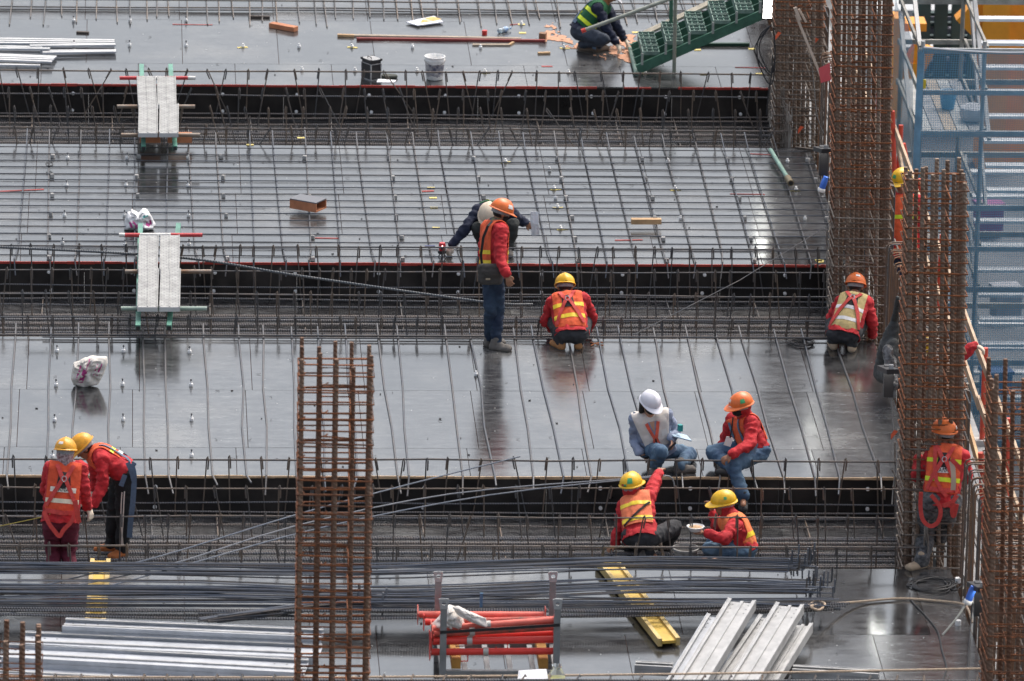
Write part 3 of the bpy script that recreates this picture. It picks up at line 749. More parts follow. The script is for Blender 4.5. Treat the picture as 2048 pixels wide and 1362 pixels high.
# paint pail
p = G(869, 158); pl = thing('paint_pail', p, 'white plastic paint pail with torn blue label on the far deck', 'bucket')
M = MB().lathe([(0, .004), (.098, .004), (.105, .012), (.122, .24), (.131, .243), (.131, .262), (.125, .265), (.125, .283), (.132, .286), (.132, .30), (.126, .303), (.119, .295), (.100, .02), (0, .018)], p, 28); pail = M.build('pail_body', WHITEP, pl, True)
M = MB(); prof = [(.1085, .055), (.1195, .205)]; vs = []; fs = []; n = 26
for i in range(n+1):
    a = PI*1.02+ (PI*.96)*i/n
    for r, z in prof: vs.append(p+Vector(((r+.002)*math.cos(a), (r+.002)*math.sin(a), z+(U(-.012, .012)))))
fs = [(2*i, 2*i+2, 2*i+3, 2*i+1) for i in range(n)]; M.add(vs, fs)
M.build('paper_label', mat('torn_blue_label', (.02, .035, .10), .6, col2=(.60, .58, .55), vscale=16), pail)
pl_h = [p+Vector((.133*math.cos(t), .133*math.sin(t)*.98, .255+.0-.05*math.sin(-t))) for t in [PI+PI*i/12 for i in range(13)]]
MB().tube(pl_h, .003, 5).build('wire_handle', STEEL, pl, True)

# flight case
p = G(743, 162); fc = thing('flight_case', p, 'black tool case with aluminium edges beside the paint pail', 'case')
M_ = Matrix.Rotation(math.radians(33), 3, 'Z'); cz = p+Vector((0, .12, 0))
def fb(off, d): return MB().box(cz+M_@Vector(off), d, M=M_)
body = fb((0, 0, .105), (.15, .20, .20)).build('case_body', BLK, fc); lid = fb((0, 0, .235), (.15, .20, .05)).build('case_lid', BLK, fc)
fb((0, 0, .263), (.16, .21, .008)).build('lid_rim', ALU2, lid); fb((0, 0, .208), (.158, .208, .010)).build('rim', ALU2, body); fb((0, 0, .006), (.158, .208, .012)).build('rim', ALU2, body)
for sx in (-1, 1):
    for sy in (-1, 1): fb((sx*.076, sy*.101, .11), (.014, .014, .20)).build('corner_rail', ALU2, body); fb((sx*.076, sy*.101, .258), (.026, .026, .026)).build('corner_cap', BLK, lid)
MB().tube([cz+M_@Vector((-.03, -.04, .268)), cz+M_@Vector((-.03, -.04, .288)), cz+M_@Vector((-.03, .04, .288)), cz+M_@Vector((-.03, .04, .268))], .006, 6).build('handle', BLK, lid, True)
p = G(772, 163); tag(MB().add([p+Vector(v) for v in ((-.12, -.05, .006), (.10, -.06, .006), (.13, .05, .006), (-.10, .06, .02), (-.12, -.05, .001), (.10, -.06, .001), (.13, .05, .001), (-.10, .06, .001))], [(0, 1, 2, 3), (0, 4, 5, 1), (1, 5, 6, 2), (2, 6, 7, 3), (3, 7, 4, 0)]).build('paper_sheet', PAPER), 'white sheet lying by the black tool case', 'paper')
p = G(778, 158); tag(MB().lathe([(0, 0), (.10, 0), (.11, .01), (.11, .03), (.1, .04), (0, .042)], p+Vector((0, .05, 0)), 18, Matrix.Diagonal((1, .6, 1))).build('dark_pouch', mat('olive_fabric', (.05, .055, .045), .8)), 'flat dark pouch behind the white sheet', 'pouch')

# sign board with pictogram lying flat
c = [G(812, 48), G(835, 55), G(887, 48), G(868, 36)]
sb = thing('sign_board', sum(c, Vector())/4, 'white board with two yellow pictogram fields lying on the far deck', 'sign')
M = MB().add([v+Vector((0, 0, .03)) for v in c]+[v+Vector((0, 0, .018)) for v in c], [(0, 1, 2, 3), (0, 4, 5, 1), (1, 5, 6, 2), (2, 6, 7, 3), (3, 7, 4, 0)]); M.build('board', mat('board_white', (.74, .75, .80), .4), sb)
def onb(u, v): return c[0].lerp(c[3], v).lerp(c[1].lerp(c[2], v), u)
def onb2(u, v): return (c[0]+(c[3]-c[0])*u)+(c[1]-c[0])*v*1.0
yel = mat('pictogram_yellow', (.62, .40, .10), .5, var=.25, vscale=14)
for quad in (((.60, .12), (.92, .12), (.92, .88), (.60, .88)),): 
    MB().add([onb2(u, v)+Vector((0, 0, .033)) for u, v in quad], [(0, 1, 2, 3)]).build('printed_field', yel, sb)
MB().add([onb2(u, v)+Vector((0, 0, .033)) for u, v in ((.20, .70), (.56, .85), (.52, .2))], [(0, 1, 2)]).build('printed_triangle', yel, sb)

def bottle(px, py):
    a = G(px-15, py+3); b_ = G(px+17, py-5); d = (b_-a); d.z = 0; L_ = d.length; d.normalize(); z = .033
    t = thing('water_bottle', a, 'clear plastic water bottle with blue label lying on its side', 'bottle')
    M_ = d.to_track_quat('Z', 'Y').to_matrix()
    o = a+Vector((0, 0, z))
    MB().lathe([(0, 0), (.028, .002), (.032, .012), (.032, .15), (.026, .185), (.013, .205), (.013, .215)], o, 16, M_).build('bottle_body', mat('clear_pet', (.62, .72, .78), .12, trans=.6, ior=1.35), t, True)
    MB().lathe([(.0335, .09), (.0335, .15)], o, 16, M_).build('bottle_label', mat('blue_label', (.10, .25, .55), .5, col2=(.5, .6, .7), vscale=20), t, True)
    MB().lathe([(.0155, .213), (.0155, .23), (0, .231)], o, 12, M_).build('bottle_cap', mat('blue_cap', (.25, .40, .62), .5), t, True)
bottle(1012, 64)
p = G(969, 70); cn = thing('paint_can', p, 'small red tin standing on the far deck', 'tin')
MB().lathe([(0, 0), (.032, 0), (.034, .004), (.034, .06), (.031, .063), (0, .061)], p, 16).build('tin_body', mat('red_tin', (.62, .04, .03), .35), cn, True)
# strips and scraps of timber on deck 1
def stick(name, p0, p1, w_, h_, m_, label, cat='timber', z=None):
    a, b_ = G(*p0), G(*p1); z = h_/2+.002 if z is None else z; a.z = b_.z = z
    return tag(MB().beam(a, b_, w_, h_).build(name, m_), label, cat)
stick('steel_strip', (713, 80), (1090, 84), .045, .03, mat('red_oxide', (.24, .035, .03), .6, var=.15, vscale=5), 'long dark red strip lying across the far deck', 'strip')
stick('timber_strip', (676, 72), (1042, 79), .06, .02, mat('grey_timber', (.36, .29, .22), .8, var=.2, vscale=5), 'long weathered lath lying just behind the dark red strip')
stick('timber_scrap', (945, 91), (1020, 91), .06, .016, mat('grey_timber', (0, 0, 0)), 'short weathered lath in front of the dark red strip')
stick('timber_scrap', (1076, 108), (1100, 107), .05, .02, WOOD, 'small broken wood chip near the deck joint')
stick('timber_scrap', (1079, 79), (1092, 80), .09, .09, mat('brown_offcut', (.26, .14, .08), .8), 'brown offcut at the right end of the dark red strip')
stick('timber_scrap', (1018, 91), (1027, 86), .03, .018, WOOD, 'tiny pale splinter beside the short weathered lath')
stick('timber_scrap', (542, 54), (592, 63), .10, .06, WOODO, 'rough orange timber offcut lying on the far deck')
stick('timber_scrap', (675, 73), (708, 74), .05, .03, WOOD, 'pale lath end left of the dark red strip')
stick('timber_scrap', (153, 66), (178, 67), .05, .02, mat('dark_offcut', (.07, .055, .045), .8), 'short dark offcut left of the seam on the far deck')
stick('timber_scrap', (497, 36), (540, 37), .04, .03, mat('dark_offcut', (0, 0, 0)), 'dark short bar left of the orange timber offcut')
stick('wood_piece', (1262, 457), (1322, 457), .08, .06, WOOD, 'short pale wood plank lying on the slab mesh', z=.09)
stick('wood_piece', (1730-140, 308), (1630, 313), .04, .03, mat('dark_offcut', (0, 0, 0)), 'dark handle lying near the green pipe', 'tool', z=.08)
stick('green_bar', (1395, 92), (1499, 92), .05, .04, mat('dark_green', (.02, .07, .045), .5), 'dark green bar lying behind the green stair frame', 'bar')
# light gauge metal strips, far left
for i, (x0, y0, x1, y1) in enumerate(((-40, 78, 229, 82), (-40, 84, 229, 87), (-40, 90, 230, 93), (60, 98, 231, 96), (80, 103, 232, 102), (85, 108, 232, 106), (-60, 97, 84, 99), (-60, 103, 100, 104), (-60, 108, 113, 115), (-60, 113, 110, 119), (-60, 119, 107, 124), (-60, 124, 104, 130), (-60, 129, 80, 132))):
    a, b_ = G(x0, y0, .03), G(x1, y1, .03); a.z = b_.z = .02+.012*(i % 4)
    r = thing('metal_strip', a, '%s pale galvanised strip from the back of the pile at far left' % ('first second third fourth fifth sixth seventh eighth ninth tenth eleventh twelfth last'.split()[i]), 'metal strip', 'galvanised strips on the far deck')
    MB().beam(a+Vector((0, 0, .024)), b_+Vector((0, 0, .024)), .055, .004).build('web', mat('galvanised_white', (.58, .58, .57), .5, .05, var=.12, vscale=3), r)
    for s_ in (-1, 1):
        d = (b_-a).normalized(); n = Vector((-d.y, d.x, 0))*.027*s_
        MB().beam(a+n+Vector((0, 0, .012)), b_+n+Vector((0, 0, .012)), .004, .02).build('flange', ALU, r)
# sawdust
sd = MB(); vs = []; fs = []
for (x0, y0, x1, y1, nx, ny, th, sdx) in ((1100, 18, 1285, 125, 240, 120, .20, 0),):
    a, b_ = G(x0, y1), G(x1, y0)
    for j in range(ny+1):
        for i in range(nx+1):
            x, y = a.x+(b_.x-a.x)*i/nx, a.y+(b_.y-a.y)*j/ny
            vs.append(Vector((x, y, .004+.006*max(0, noise.noise((x*9, y*9, 2))))))
    for j in range(ny):
        for i in range(nx):
            v = vs[j*(nx+1)+i]; u_, w_ = i/nx-.55, j/ny-.42
            q = noise.noise((v.x*2.2, v.y*1.1, 5))+.45*noise.noise((v.x*7, v.y*4, 1))+.35*noise.noise((v.x*18, v.y*11, 4))
            hole = math.exp(-((u_+.08)**2/.02+(w_+.02)**2/.01))
            if q > .02+1.5*(u_*u_*1.4+w_*w_*1.6)+.5*hole:
                k = j*(nx+1)+i; fs.append((k, k+1, k+nx+2, k+nx+1))
sd.add(vs, fs); o = sd.build('sawdust', mat('sawdust_orange', (.56, .30, .19), .95, var=.2, vscale=14, bump=.6, bscale=50)); tag(o, 'spilled orange sawdust around the crouching man in green vest', 'sawdust', kind='stuff')

# ------------------------------------------------------------------ green steel stair frame and post with handrail
st = thing('stair_frame', G(1300, 140), 'green steel stair flight without treads lying up to the right', 'stairs')
Ya = GY(150); GD = mat('green_stair_steel', (.05, .145, .095), .6, var=.25, vscale=8); GL = mat('pale_green_stair', (.17, .25, .21), .6, var=.3, vscale=9); GD2 = mat('stair_frame_green', (.06, .15, .11), .6, var=.3, vscale=9)
YS = [GY(148)-.0+q for q in (0, .36, .72, 1.05)]
for i, Y in enumerate(YS):
    x0, x1 = VY(1275, 143, YS[0]).x, VY(1558, 20, YS[0]).x
    z0, z1 = .07, .07+(x1-x0)*math.tan(math.radians(25))
    MB().beam((x0, Y, z0), (x1, Y, z1), .03 if i in (1, 2) else .045, .12, (0, 0, 1)).build('stringer', GD, st)
n = 6
for i in range(n):
    t = (i+.3)/n; x = x0+(x1-x0)*t; z = z0+(z1-z0)*t
    for j in range(3):
        Y, Y2 = YS[j]+.03, YS[j+1]-.03
        fr_ = MB().box((x-.02, (Y+Y2)/2, z+.13), (.012, Y2-Y, .10)).build('tread_frame', GL, st)
        for xx in (x+.035, x+.11, x+.185): MB().box((xx, (Y+Y2)/2, z+.155), (.012, Y2-Y, .045)).build('frame_bar', GD2, fr_)
        for yy in (Y, (Y+Y2)/2, Y2): MB().box((x+.085, yy, z+.165), (.21, .012, .05)).build('frame_rib', GL, fr_)
    MB().box((x-.035, YS[0]-.03, z+.10), (.03, .012, .15)).build('tread_end', mat('tread_end_grey', (.33, .36, .32), .6), st)
MB().tube([(x0-.02, YS[0]-.1, .04), (x0-.02, YS[-1]+.1, .04)], .03, 12).build('foot_pipe', GL, st, True)
MB().box((x0-.02, YS[0]-.102, .04), (.03, .004, .03)).build('pipe_mouth', BLK, st)
tr = MB(); tr.beam((x0+.1, YS[-1]+.1, z0+.14), (x1, YS[-1]+.1, z1+.14), .2, .03); tr.build('plank_edge', mat('muddy_plank', (.40, .36, .28), .8, var=.25), st)
POSTM = mat('muddy_green_pipe', (.20, .24, .18), .6, col2=(.33, .31, .25), vscale=9)
gp = thing('handrail_post', G(1348, 152), 'upright muddy pipe post with sloping handrail and red end cap', 'railing')
b0 = G(1348, 152); Yp = b0.y
MB().tube([b0, VY(1352, -60, Yp)], .024, 10).build('post', POSTM, gp, True)
MB().tube([VY(1342, 45, Yp+.9), VY(1343, -60, Yp+.9)], .026, 10).build('rear_post', GD, gp, True)
MB().tube([VY(1170, 60, Yp-.05), VY(1355, -8, Yp-.05)], .024, 10).build('handrail', mat('muddy_rail', (.34, .36, .30), .6, var=.25, vscale=10), gp, True)
d = (VY(1170, 60, Yp-.05)-VY(1355, -8, Yp-.05)).normalized()
MB().tube([VY(1170, 60, Yp-.05)-d*.01, VY(1170, 60, Yp-.05)+d*.045], .029, 12).build('end_cap', mat('red_cap', (.70, .07, .05), .5), gp, True)

# green pipe with clamp lying on the mesh
a, b_ = G(1541, 300, .09), G(1579, 362, .09); pp = thing('pipe', a, 'pale green pipe with brass clamp lying on the slab mesh', 'pipe')
MB().tube([a, b_], .026, 12).build('tube', mat('pale_green_pipe', (.24, .38, .31), .5, var=.2), pp, True)
MB().tube([a.lerp(b_, .9), a.lerp(b_, 1.07)], .040, 12).build('clamp', mat('brass_clamp', (.25, .20, .12), .5, .4), pp, True)
dd = (b_-a).normalized(); MB().tube([a.lerp(b_, 1.072), a.lerp(b_, 1.075)], .026, 12).build('clamp_bore', BLK, pp)
# laser level
p = G(884, 515); ll = thing('laser_level', p, 'red laser level on small tripod beside the crouching mans hand', 'laser level')
for a in (0.3, 2.4, 4.5): MB().tube([p+Vector((.01*math.cos(a), .01*math.sin(a), .06)), p+Vector((.055*math.cos(a), .055*math.sin(a), 0))], .007, 6).build('tripod_leg', BLK, ll, True)
bd = MB().lathe([(0, .05), (.048, .052), (.052, .075), (.05, .085), (0, .086)], p, 16).build('base_ring', BLK, ll, True)
bd = MB().lathe([(0, .085), (.034, .086), (.042, .11), (.043, .15), (.034, .178), (0, .182)], p, 8, Matrix.Rotation(.39, 3, 'Z')).build('housing', mat('laser_red', (.62, .03, .04), .35), ll, True)
MB().box(p+Vector((0, -.040, .135)), (.032, .012, .055)).build('front_window', BLK, bd); MB().box(p+Vector((0, -.0475, .15)), (.012, .006, .014)).build('laser_diode', mat('laser_light', (1, .3, .3), .3, emit=((1, .35, .35), 5)), bd)
tag(MB().box(G(860, 492, .06)+Vector((0, 0, .0)), (.12, .03, .012), .02).build('marker_pen', mat('navy_plastic', (.03, .04, .14), .4)), 'dark blue marker lying left of the red laser level', 'pen')
# tie wire coils, pliers
def coil(name, px, py, rx, ry, n, r, m_, label, cat, z=.006, tails=()):
    c = G(px, py); pts = []
    for i in range(n*18+1):
        a = 2*PI*i/18; q = i/18
        pts.append(c+Vector((rx*(1+.25*noise.noise((q*.9, 1, 3)))*math.cos(a)+.04*noise.noise((q, 5, 1)), ry*(1+.25*noise.noise((q*.8, 7, 3)))*math.sin(a)+.05*noise.noise((q, 2, 9)), z+r+.004*(i//18)+.004*math.sin(i))))
    for t in tails: pts += [G(x, y)+Vector((0, 0, z+r)) for x, y in t]
    return tag(MB().tube(pts, r, 6).build(name, m_, None, True), label, cat)
coil('wire_coil', 1603, 688, .13, .12, 7, .004, mat('tie_wire', (.03, .028, .03), .6), 'flat coil of dark tie wire left of the beige vest man', 'wire coil')
coil('wire_coil', 100, 338, .035, .08, 3, .004, mat('tie_wire', (0, 0, 0)), 'thin loop of tie wire on the slab mesh at far left', 'wire coil', .05)
nip = thing('pincers', G(1190, 690), 'small rusty tie pincers on the deck right of the yellow helmet man', 'pincers')
for s_ in (-1, 1):
    q = G(1190, 690); bar('arm', [q+Vector((-.05, s_*.06, .012)), q+Vector((0, 0, .016)), q+Vector((.06, -s_*.06, .012)), q+Vector((.09, -s_*.05, .012))], .007, RUSTT, nip)

# small litter: wire cuttings and chips, nobody could count them
random.seed(77); lit = MB()
for (ya, yb_, n) in ((-10, 165, 70), (300, 520, 110), (685, 945, 90), (1145, 1362, 60)):
    for i in range(n):
        p = G(U(0, 1700), U(ya, yb_)); 
        if p.x > XE-.1: continue
        a = U(0, 2*PI); L_ = U(.008, .028)
        d = Vector((math.cos(a), math.sin(a), 0)); lit.cur = random.choice((0, 0, 0, 1, 2))
        if lit.cur == 0: lit.tube([p+Vector((0, 0, .006)), p+d*L_*1.4+Vector((0, 0, .008)), p+d*L_*2+Vector((-d.y*.02, d.x*.02, .012))], .0022, 4)
        else: lit.box(p+Vector((0, 0, .006)), (L_, L_*.45, .008), a)
o = lit.build('litter', [mat('tie_wire', (0, 0, 0)), WOOD, mat('cement_crumb', (.5, .49, .46), .9)]); tag(o, 'scattered wire cuttings and chips on the decks', 'litter', kind='stuff')
# ================================================================== RIGHT SIDE: outer walkway, guard rail, scaffold stair tower, things beyond
ZW = -0.9
GALV = mat('galvanised_steel', (.36, .37, .37), .5, .4, var=.2, vscale=7); GALV2 = mat('weathered_tube', (.27, .26, .23), .6, .3, var=.3, vscale=6)
RAILRED = mat('red_guard_post', (.70, .09, .05), .5, var=.15, vscale=9)
wk = thing('walkway', (XE+.8, GY(700), ZW-.1), 'steel plank walkway outside the edge wall below deck level', 'walkway')
x0w, x1w = XE+.43, XE+1.15
y = GY(1480)
while y < GY(-60):
    for q in range(3):
        w_ = (x1w-x0w)/3; MB().box((x0w+w_*(q+.5), y+1.2, ZW-.025), (w_-.012, 2.38, .05)).build('steel_plank', mat('grey_plank', (.27, .27, .27), .6, .2, var=.25, vscale=5), wk)
    MB().box(((x0w+x1w)/2, y+.02, ZW-.09), (x1w-x0w+.3, .06, .08)).build('bearer', GALV2, wk)
    y += 2.4
gr_ = thing('guard_rail', (x1w, GY(800), ZW), 'red posts with two weathered timber rails along the outer walkway', 'guard rail')
yb = GY(885, ZW)
for i in range(-4, 6):
    yy = yb+i*2.35
    MB().tube([(x1w-.02, yy, ZW), (x1w-.02+U(-.03, .03), yy, .17+U(-.03, .05))], .03, 10).build('post', RAILRED, gr_, True)
    MB().box((x1w-.02, yy, ZW+.03), (.16, .16, .06)).build('post_foot', mat('foot_block', (.5, .48, .45), .9), gr_)
    for z in (.10, -.42):
        dz, dx = U(-.03, .03), U(-.01, .01)
        MB().beam((x1w-.07+dx, yy-.05, z+dz), (x1w-.07-dx, yy+2.45, z-dz+U(-.04, .04)), .03, .10).build('timber_rail', mat('rail_timber', (.48, .36, .25), .8, var=.25, vscale=5), gr_)
# second line of props and boards standing behind the near right column
for i, (p0, p1, yq, m_, lab) in enumerate(((( 1962, 905), (1972, 1160), 1330, RAILRED, 'leaning red prop tube left of the lower right column'), ((2010, 1000), (2014, 1150), 1290, RAILRED, 'short red tube behind the lower right column'), ((2022, 1180), (2030, 1260), 1330, RAILRED, 'lowest red tube seen through the lower right column'))):
    Y = GY(yq, ZW); tag(MB().tube([VY(*p0, Y), VY(*p1, Y)], .032, 10).build('prop_tube', m_, None, True), lab, 'tube')
Y = GY(1250, ZW)
tag(MB().beam(VY(1930, 830, GY(1010, ZW)), VY(2000, 1085, GY(1240, ZW)), .03, .12).build('timber_board', WOOD), 'long pale board sloping down behind the right column', 'board')
tag(MB().beam(VY(1795, 290, GY(430, ZW)), VY(1830, 470, GY(560, ZW)), .03, .1).build('timber_board', mat('rail_timber', (0, 0, 0))), 'pale board leaning above the hidden yellow helmet', 'board')
tag(MB().tube([VY(1785, 222, GY(420, ZW)), VY(1789, 345, GY(420, ZW))], .03, 10).build('prop_tube', RAILRED, None, True), 'upright red tube above the hidden yellow helmet', 'tube')
tag(MB().tube([VY(1806, 287, GY(440, ZW)), VY(1812, 320, GY(440, ZW))], .035, 10).build('prop_tube', RAILRED, None, True), 'short red tube stub right of the upright red tube', 'tube')
# ---- scaffold stair tower
def net_material():
    m = bpy.data.materials.new('blue_debris_net'); m.use_nodes = True; N = m.node_tree.nodes; L = m.node_tree.links; b = N['Principled BSDF']; out = N['Material Output']
    b.inputs['Base Color'].default_value = (.13, .32, .47, 1); b.inputs['Roughness'].default_value = .7
    geo = N.new('ShaderNodeNewGeometry'); sx = N.new('ShaderNodeSeparateXYZ'); L.new(geo.outputs['Position'], sx.inputs[0])
    ad = N.new('ShaderNodeMath'); L.new(sx.outputs[0], ad.inputs[0]); L.new(sx.outputs[1], ad.inputs[1])
    def w(o1, o2, op):
        a = N.new('ShaderNodeMath'); a.operation = op; L.new(o1, a.inputs[0]); L.new(o2, a.inputs[1])
        c = N.new('ShaderNodeMath'); c.operation = 'MULTIPLY'; c.inputs[1].default_value = 2*PI*17; L.new(a.outputs[0], c.inputs[0])
        s_ = N.new('ShaderNodeMath'); s_.operation = 'SINE'; L.new(c.outputs[0], s_.inputs[0]); return s_.outputs[0]
    mu = N.new('ShaderNodeMath'); mu.operation = 'MULTIPLY'; L.new(w(ad.outputs[0], sx.outputs[2], 'ADD'), mu.inputs[0]); L.new(w(ad.outputs[0], sx.outputs[2], 'SUBTRACT'), mu.inputs[1])
    mr = N.new('ShaderNodeMapRange'); mr.inputs['From Min'].default_value = -.6; mr.inputs['From Max'].default_value = .9; mr.inputs['To Min'].default_value = .66; mr.inputs['To Max'].default_value = .3; L.new(mu.outputs[0], mr.inputs['Value'])
    tr = N.new('ShaderNodeBsdfTransparent'); mx = N.new('ShaderNodeMixShader'); L.new(mr.outputs[0], mx.inputs[0]); L.new(tr.outputs[0], mx.inputs[1]); L.new(b.outputs[0], mx.inputs[2]); L.new(mx.outputs[0], out.inputs['Surface'])
    return m
NET = net_material(); NETD = mat('blue_net_fold', (.16, .34, .48), .7, var=.2)
YF = GY(258)
tw = thing('scaffold_tower', VY(1840, 258, YF)+Vector((0, 0, -9)), 'galvanised scaffold stair tower wrapped in blue netting at right', 'scaffold')
XT = VY(1840, 258, YF).x; XM = VY(1963, 258, YF).x; XR = XT+4.2; YB = YF+2.4
zz = lambda py: VY(1840, py, YF).z
for X in (XT, XM, XR):
    for Y in (YF, YB): MB().tube([(X, Y, -9), (X, Y, 1.15 if Y == YF else 2.6)], .027, 8).build('standard', GALV if Y == YF else GALV2, tw, True)
LED = [zz(262), zz(183), zz(100)]
for lift in (0, -2.0, -4.0, -6.0):
    for z, h_ in ((LED[0]+lift-.02, .07), (LED[1]+lift, .06), (LED[2]+lift, .07)):
        MB().box(((XT+XR)/2, YF-.035, z), (XR-XT+.1, .035, h_)).build('ledger', GALV, tw)
        MB().box(((XT+XR)/2, YB+.035, z), (XR-XT+.1, .035, h_)).build('ledger', GALV2, tw)
        for X in (XT-.035, XM+.04): MB().box((X, (YF+YB)/2, z+.03), (.03, YB-YF, .05)).build('transom', GALV2, tw)
    for q in range(5):
        w_ = (XM-XT)/5; MB().box((XT+w_*(q+.5), (YF+YB)/2, LED[0]+lift-.01), (w_-.012, YB-YF, .05)).build('platform_plank', (mat('pale_plank', (.40, .40, .38), .6, var=.2), mat('grey_plank', (0, 0, 0)), mat('tan_plank', (.40, .33, .25), .7, var=.2))[q % 3], tw)
    # flight going down to the right
    for s_ in range(8):
        t = (s_+.5)/8; MB().box(((XM+XR)/2+.1, YB-.1-(YB-YF-.2)*t*.9, LED[0]+lift+1.0-2.0*t), (XR-XM-.1, .16, .035)).build('stair_tread', mat('alu_tread', (.66, .67, .68), .45, .3, var=.1), tw)
    for X in (XM+.1, XR-.05): MB().beam((X, YB, LED[0]+lift+1.0), (X, YF+.1, LED[0]+lift-1.0), .03, .14).build('stringer', GALV, tw)
MB().beam((XT-.02, YB, 2.2), (XT-.02, YF, .95), .05, .05).build('brace', ALU2, tw); MB().beam((XM, YB, 2.1), (XM+.1, YF, -.1), .05, .05).build('brace', ALU2, tw)
MB().beam((XT-.03, YB, .9), (XT-.03, YF, -.6), .05, .05).build('brace', ALU2, tw)
MB().box(((XT+XR)/2, YB, zz(30)+1.1), (XR-XT, .05, .10)).build('top_ledger', mat('timber_ledger', (.42, .40, .34), .7, var=.2), tw)
def net(name, a, b_, z0, z1, nx, nz, amp, m_, par):
    vs = []; a, b_ = Vector(a), Vector(b_); nn = (b_-a).cross(Vector((0, 0, 1))).normalized()
    for j in range(nz+1):
        for i in range(nx+1):
            p = a.lerp(b_, i/nx); z = z0+(z1-z0)*j/nz; p.z = z-(.05*math.sin(PI*i/nx*2)**2 if j == nz else 0)
            vs.append(p+nn*amp*noise.noise((p.x*2.2, p.y*2.2, z*1.3)))
    MB().add(vs, [(j*(nx+1)+i, j*(nx+1)+i+1, (j+1)*(nx+1)+i+1, (j+1)*(nx+1)+i) for j in range(nz) for i in range(nx)]).build(name, m_, par, True)
net('debris_net', (XT-.02, YF-.09, 0), (XR+.3, YF-.09, 0), -8.5, zz(92), 40, 60, .05, NET, tw)
net('debris_net', (XT-.10, YF-.05, 0), (XT-.10, YB, 0), -8.5, zz(92), 20, 40, .05, NET, tw)
net('net_fold', (XT-.08, YF-.10, 0), (XT+.0, YF-.12, 0), -2.2, zz(92)-.02, 6, 40, .08, NETD, tw)
vs = [Vector((XT+(XR-XT)*i/40, YF-.10, zz(90)-.06*abs(math.sin(PI*i/20)))) for i in range(41)]; MB().tube(vs, .012, 5).build('net_hem', mat('white_hem', (.7, .72, .74), .7), tw, True)
for z in (.62, -.55): MB().box((XT, YF-.06, z), (.09, .03, .11)).build('yellow_tag', mat('tag_yellow', (.72, .55, .04), .5), tw)
# things on the platform
q = Vector((XT+.35, YF+.45, .03)); sk = MB(); capsule_ = None
tag(MB().lathe([(0, .0), (.13, .0), (.17, .07), (.16, .16), (.09, .2), (0, .21)], q+Vector((.35, 0, 0)), 16).build('tool_bag', mat('pale_bag', (.55, .55, .56), .8, var=.15, bump=.5, bscale=15), None, True), 'pale cloth bundle on the scaffold platform', 'bundle')
bk = thing('water_bucket', q+Vector((.1, .55, 0)), 'small blue bucket on the scaffold platform behind the net', 'bucket')
MB().lathe([(0, 0), (.08, 0), (.11, .2), (.115, .2), (.115, .22), (.10, .22), (.075, .02), (0, .02)], q+Vector((.1, .55, 0)), 16).build('bucket_body', mat('blue_bucket', (.08, .30, .50), .4), bk, True); MB().tube([q+Vector((.1+.11*math.cos(t), .55, .21+.1*math.sin(t))) for t in [PI*i/8 for i in range(9)]], .004, 5).build('handle', WHITEP, bk, True)
# ---- beyond: orange steel frame, green scaffold, grey shed
Yo = YF+13
OR = mat('orange_steel', (.85, .34, .02), .5, var=.15, vscale=2); DK = mat('dark_scaffold', (.035, .075, .075), .7, var=.4, vscale=1.5)
ot = thing('steel_portal', (VY(2005, 300, Yo).x, Yo, -9), 'orange painted steel portal frame behind the blue netted scaffold', 'steel frame')
def pbox(x0, y0, x1, y1, Y, d, m_, par, name):
    a, b_ = VY(x0, y0, Y), VY(x1, y1, Y); MB().box(((a.x+b_.x)/2, Y, (a.z+b_.z)/2), (abs(b_.x-a.x), d, abs(a.z-b_.z))).build(name, m_, par)
pbox(1964, -40, 2000, 420, Yo, .5, OR, ot, 'column'); pbox(2006, -40, 2042, 420, Yo+.3, .6, OR, ot, 'column'); pbox(1955, 142, 1975, 156, Yo, .4, OR, ot, 'bracket'); pbox(1787, 30, 1800, 230, Yo, .4, OR, ot, 'column'); pbox(1795, 120, 1830, 160, Yo, .4, OR, ot, 'gusset'); pbox(1787, 40, 1850, 56, Yo+.2, .4, OR, ot, 'beam')
MB().beam(VY(1925, 50, Yo), VY(1978, 0, Yo), .3, .3).build('brace', OR, ot); MB().beam(VY(1798, 190, Yo), VY(1850, 90, Yo), .25, .3).build('brace', OR, ot)
gs = thing('scaffold_bay', (VY(1890, 300, Yo+2).x, Yo+2, -9), 'dark green scaffold bay far behind the blue netted tower', 'scaffold')
for x in (1838, 1872, 1906, 1940, 1968): pbox(x, -40, x+6, 480, Yo+2, .12, DK, gs, 'standard')
for yy in (24, 44, 70, 104, 150, 190, 230, 300): pbox(1826, yy, 1975, yy+7, Yo+2.1, .12, DK, gs, 'ledger')
for x0, x1, yy in ((1845, 1900, 28), (1850, 1950, 52), (1880, 1970, 84), (1840, 1930, 118), (1860, 1965, 165), (1840, 1960, 205)): pbox(x0, yy, x1, yy+18, Yo+2.6, .3, mat('dull_purple_boxes', (.13, .13, .16), .8, var=.4, vscale=1.2), gs, 'stacked_pack')
sh_ = thing('site_shed', (VY(1940, 500, Yo+7).x, Yo+7, -9), 'grey sheet metal site shed in the right background', 'shed')
SH = mat('shed_sheet', (.20, .21, .22), .6, .2, var=.2, vscale=1.5); a, b_ = VY(1790, 40, Yo+7), VY(2100, 700, Yo+7)
pbox(1760, 20, 2120, 700, Yo+7, 3, SH, sh_, 'wall')
for x in range(1780, 2110, 33): pbox(x, 20, x+2, 690, Yo+5.46, .06, mat('shed_rib', (.24, .25, .26), .6, .2), sh_, 'rib')
for x in (1870, 1990): pbox(x, 300, x+60, 380, Yo+5.42, .1, mat('shed_window', (.03, .06, .09), .15), sh_, 'window')
pbox(1750, 10, 2130, 22, Yo+6.5, 5, mat('shed_roof', (.42, .43, .43), .5, .2), sh_, 'roof')
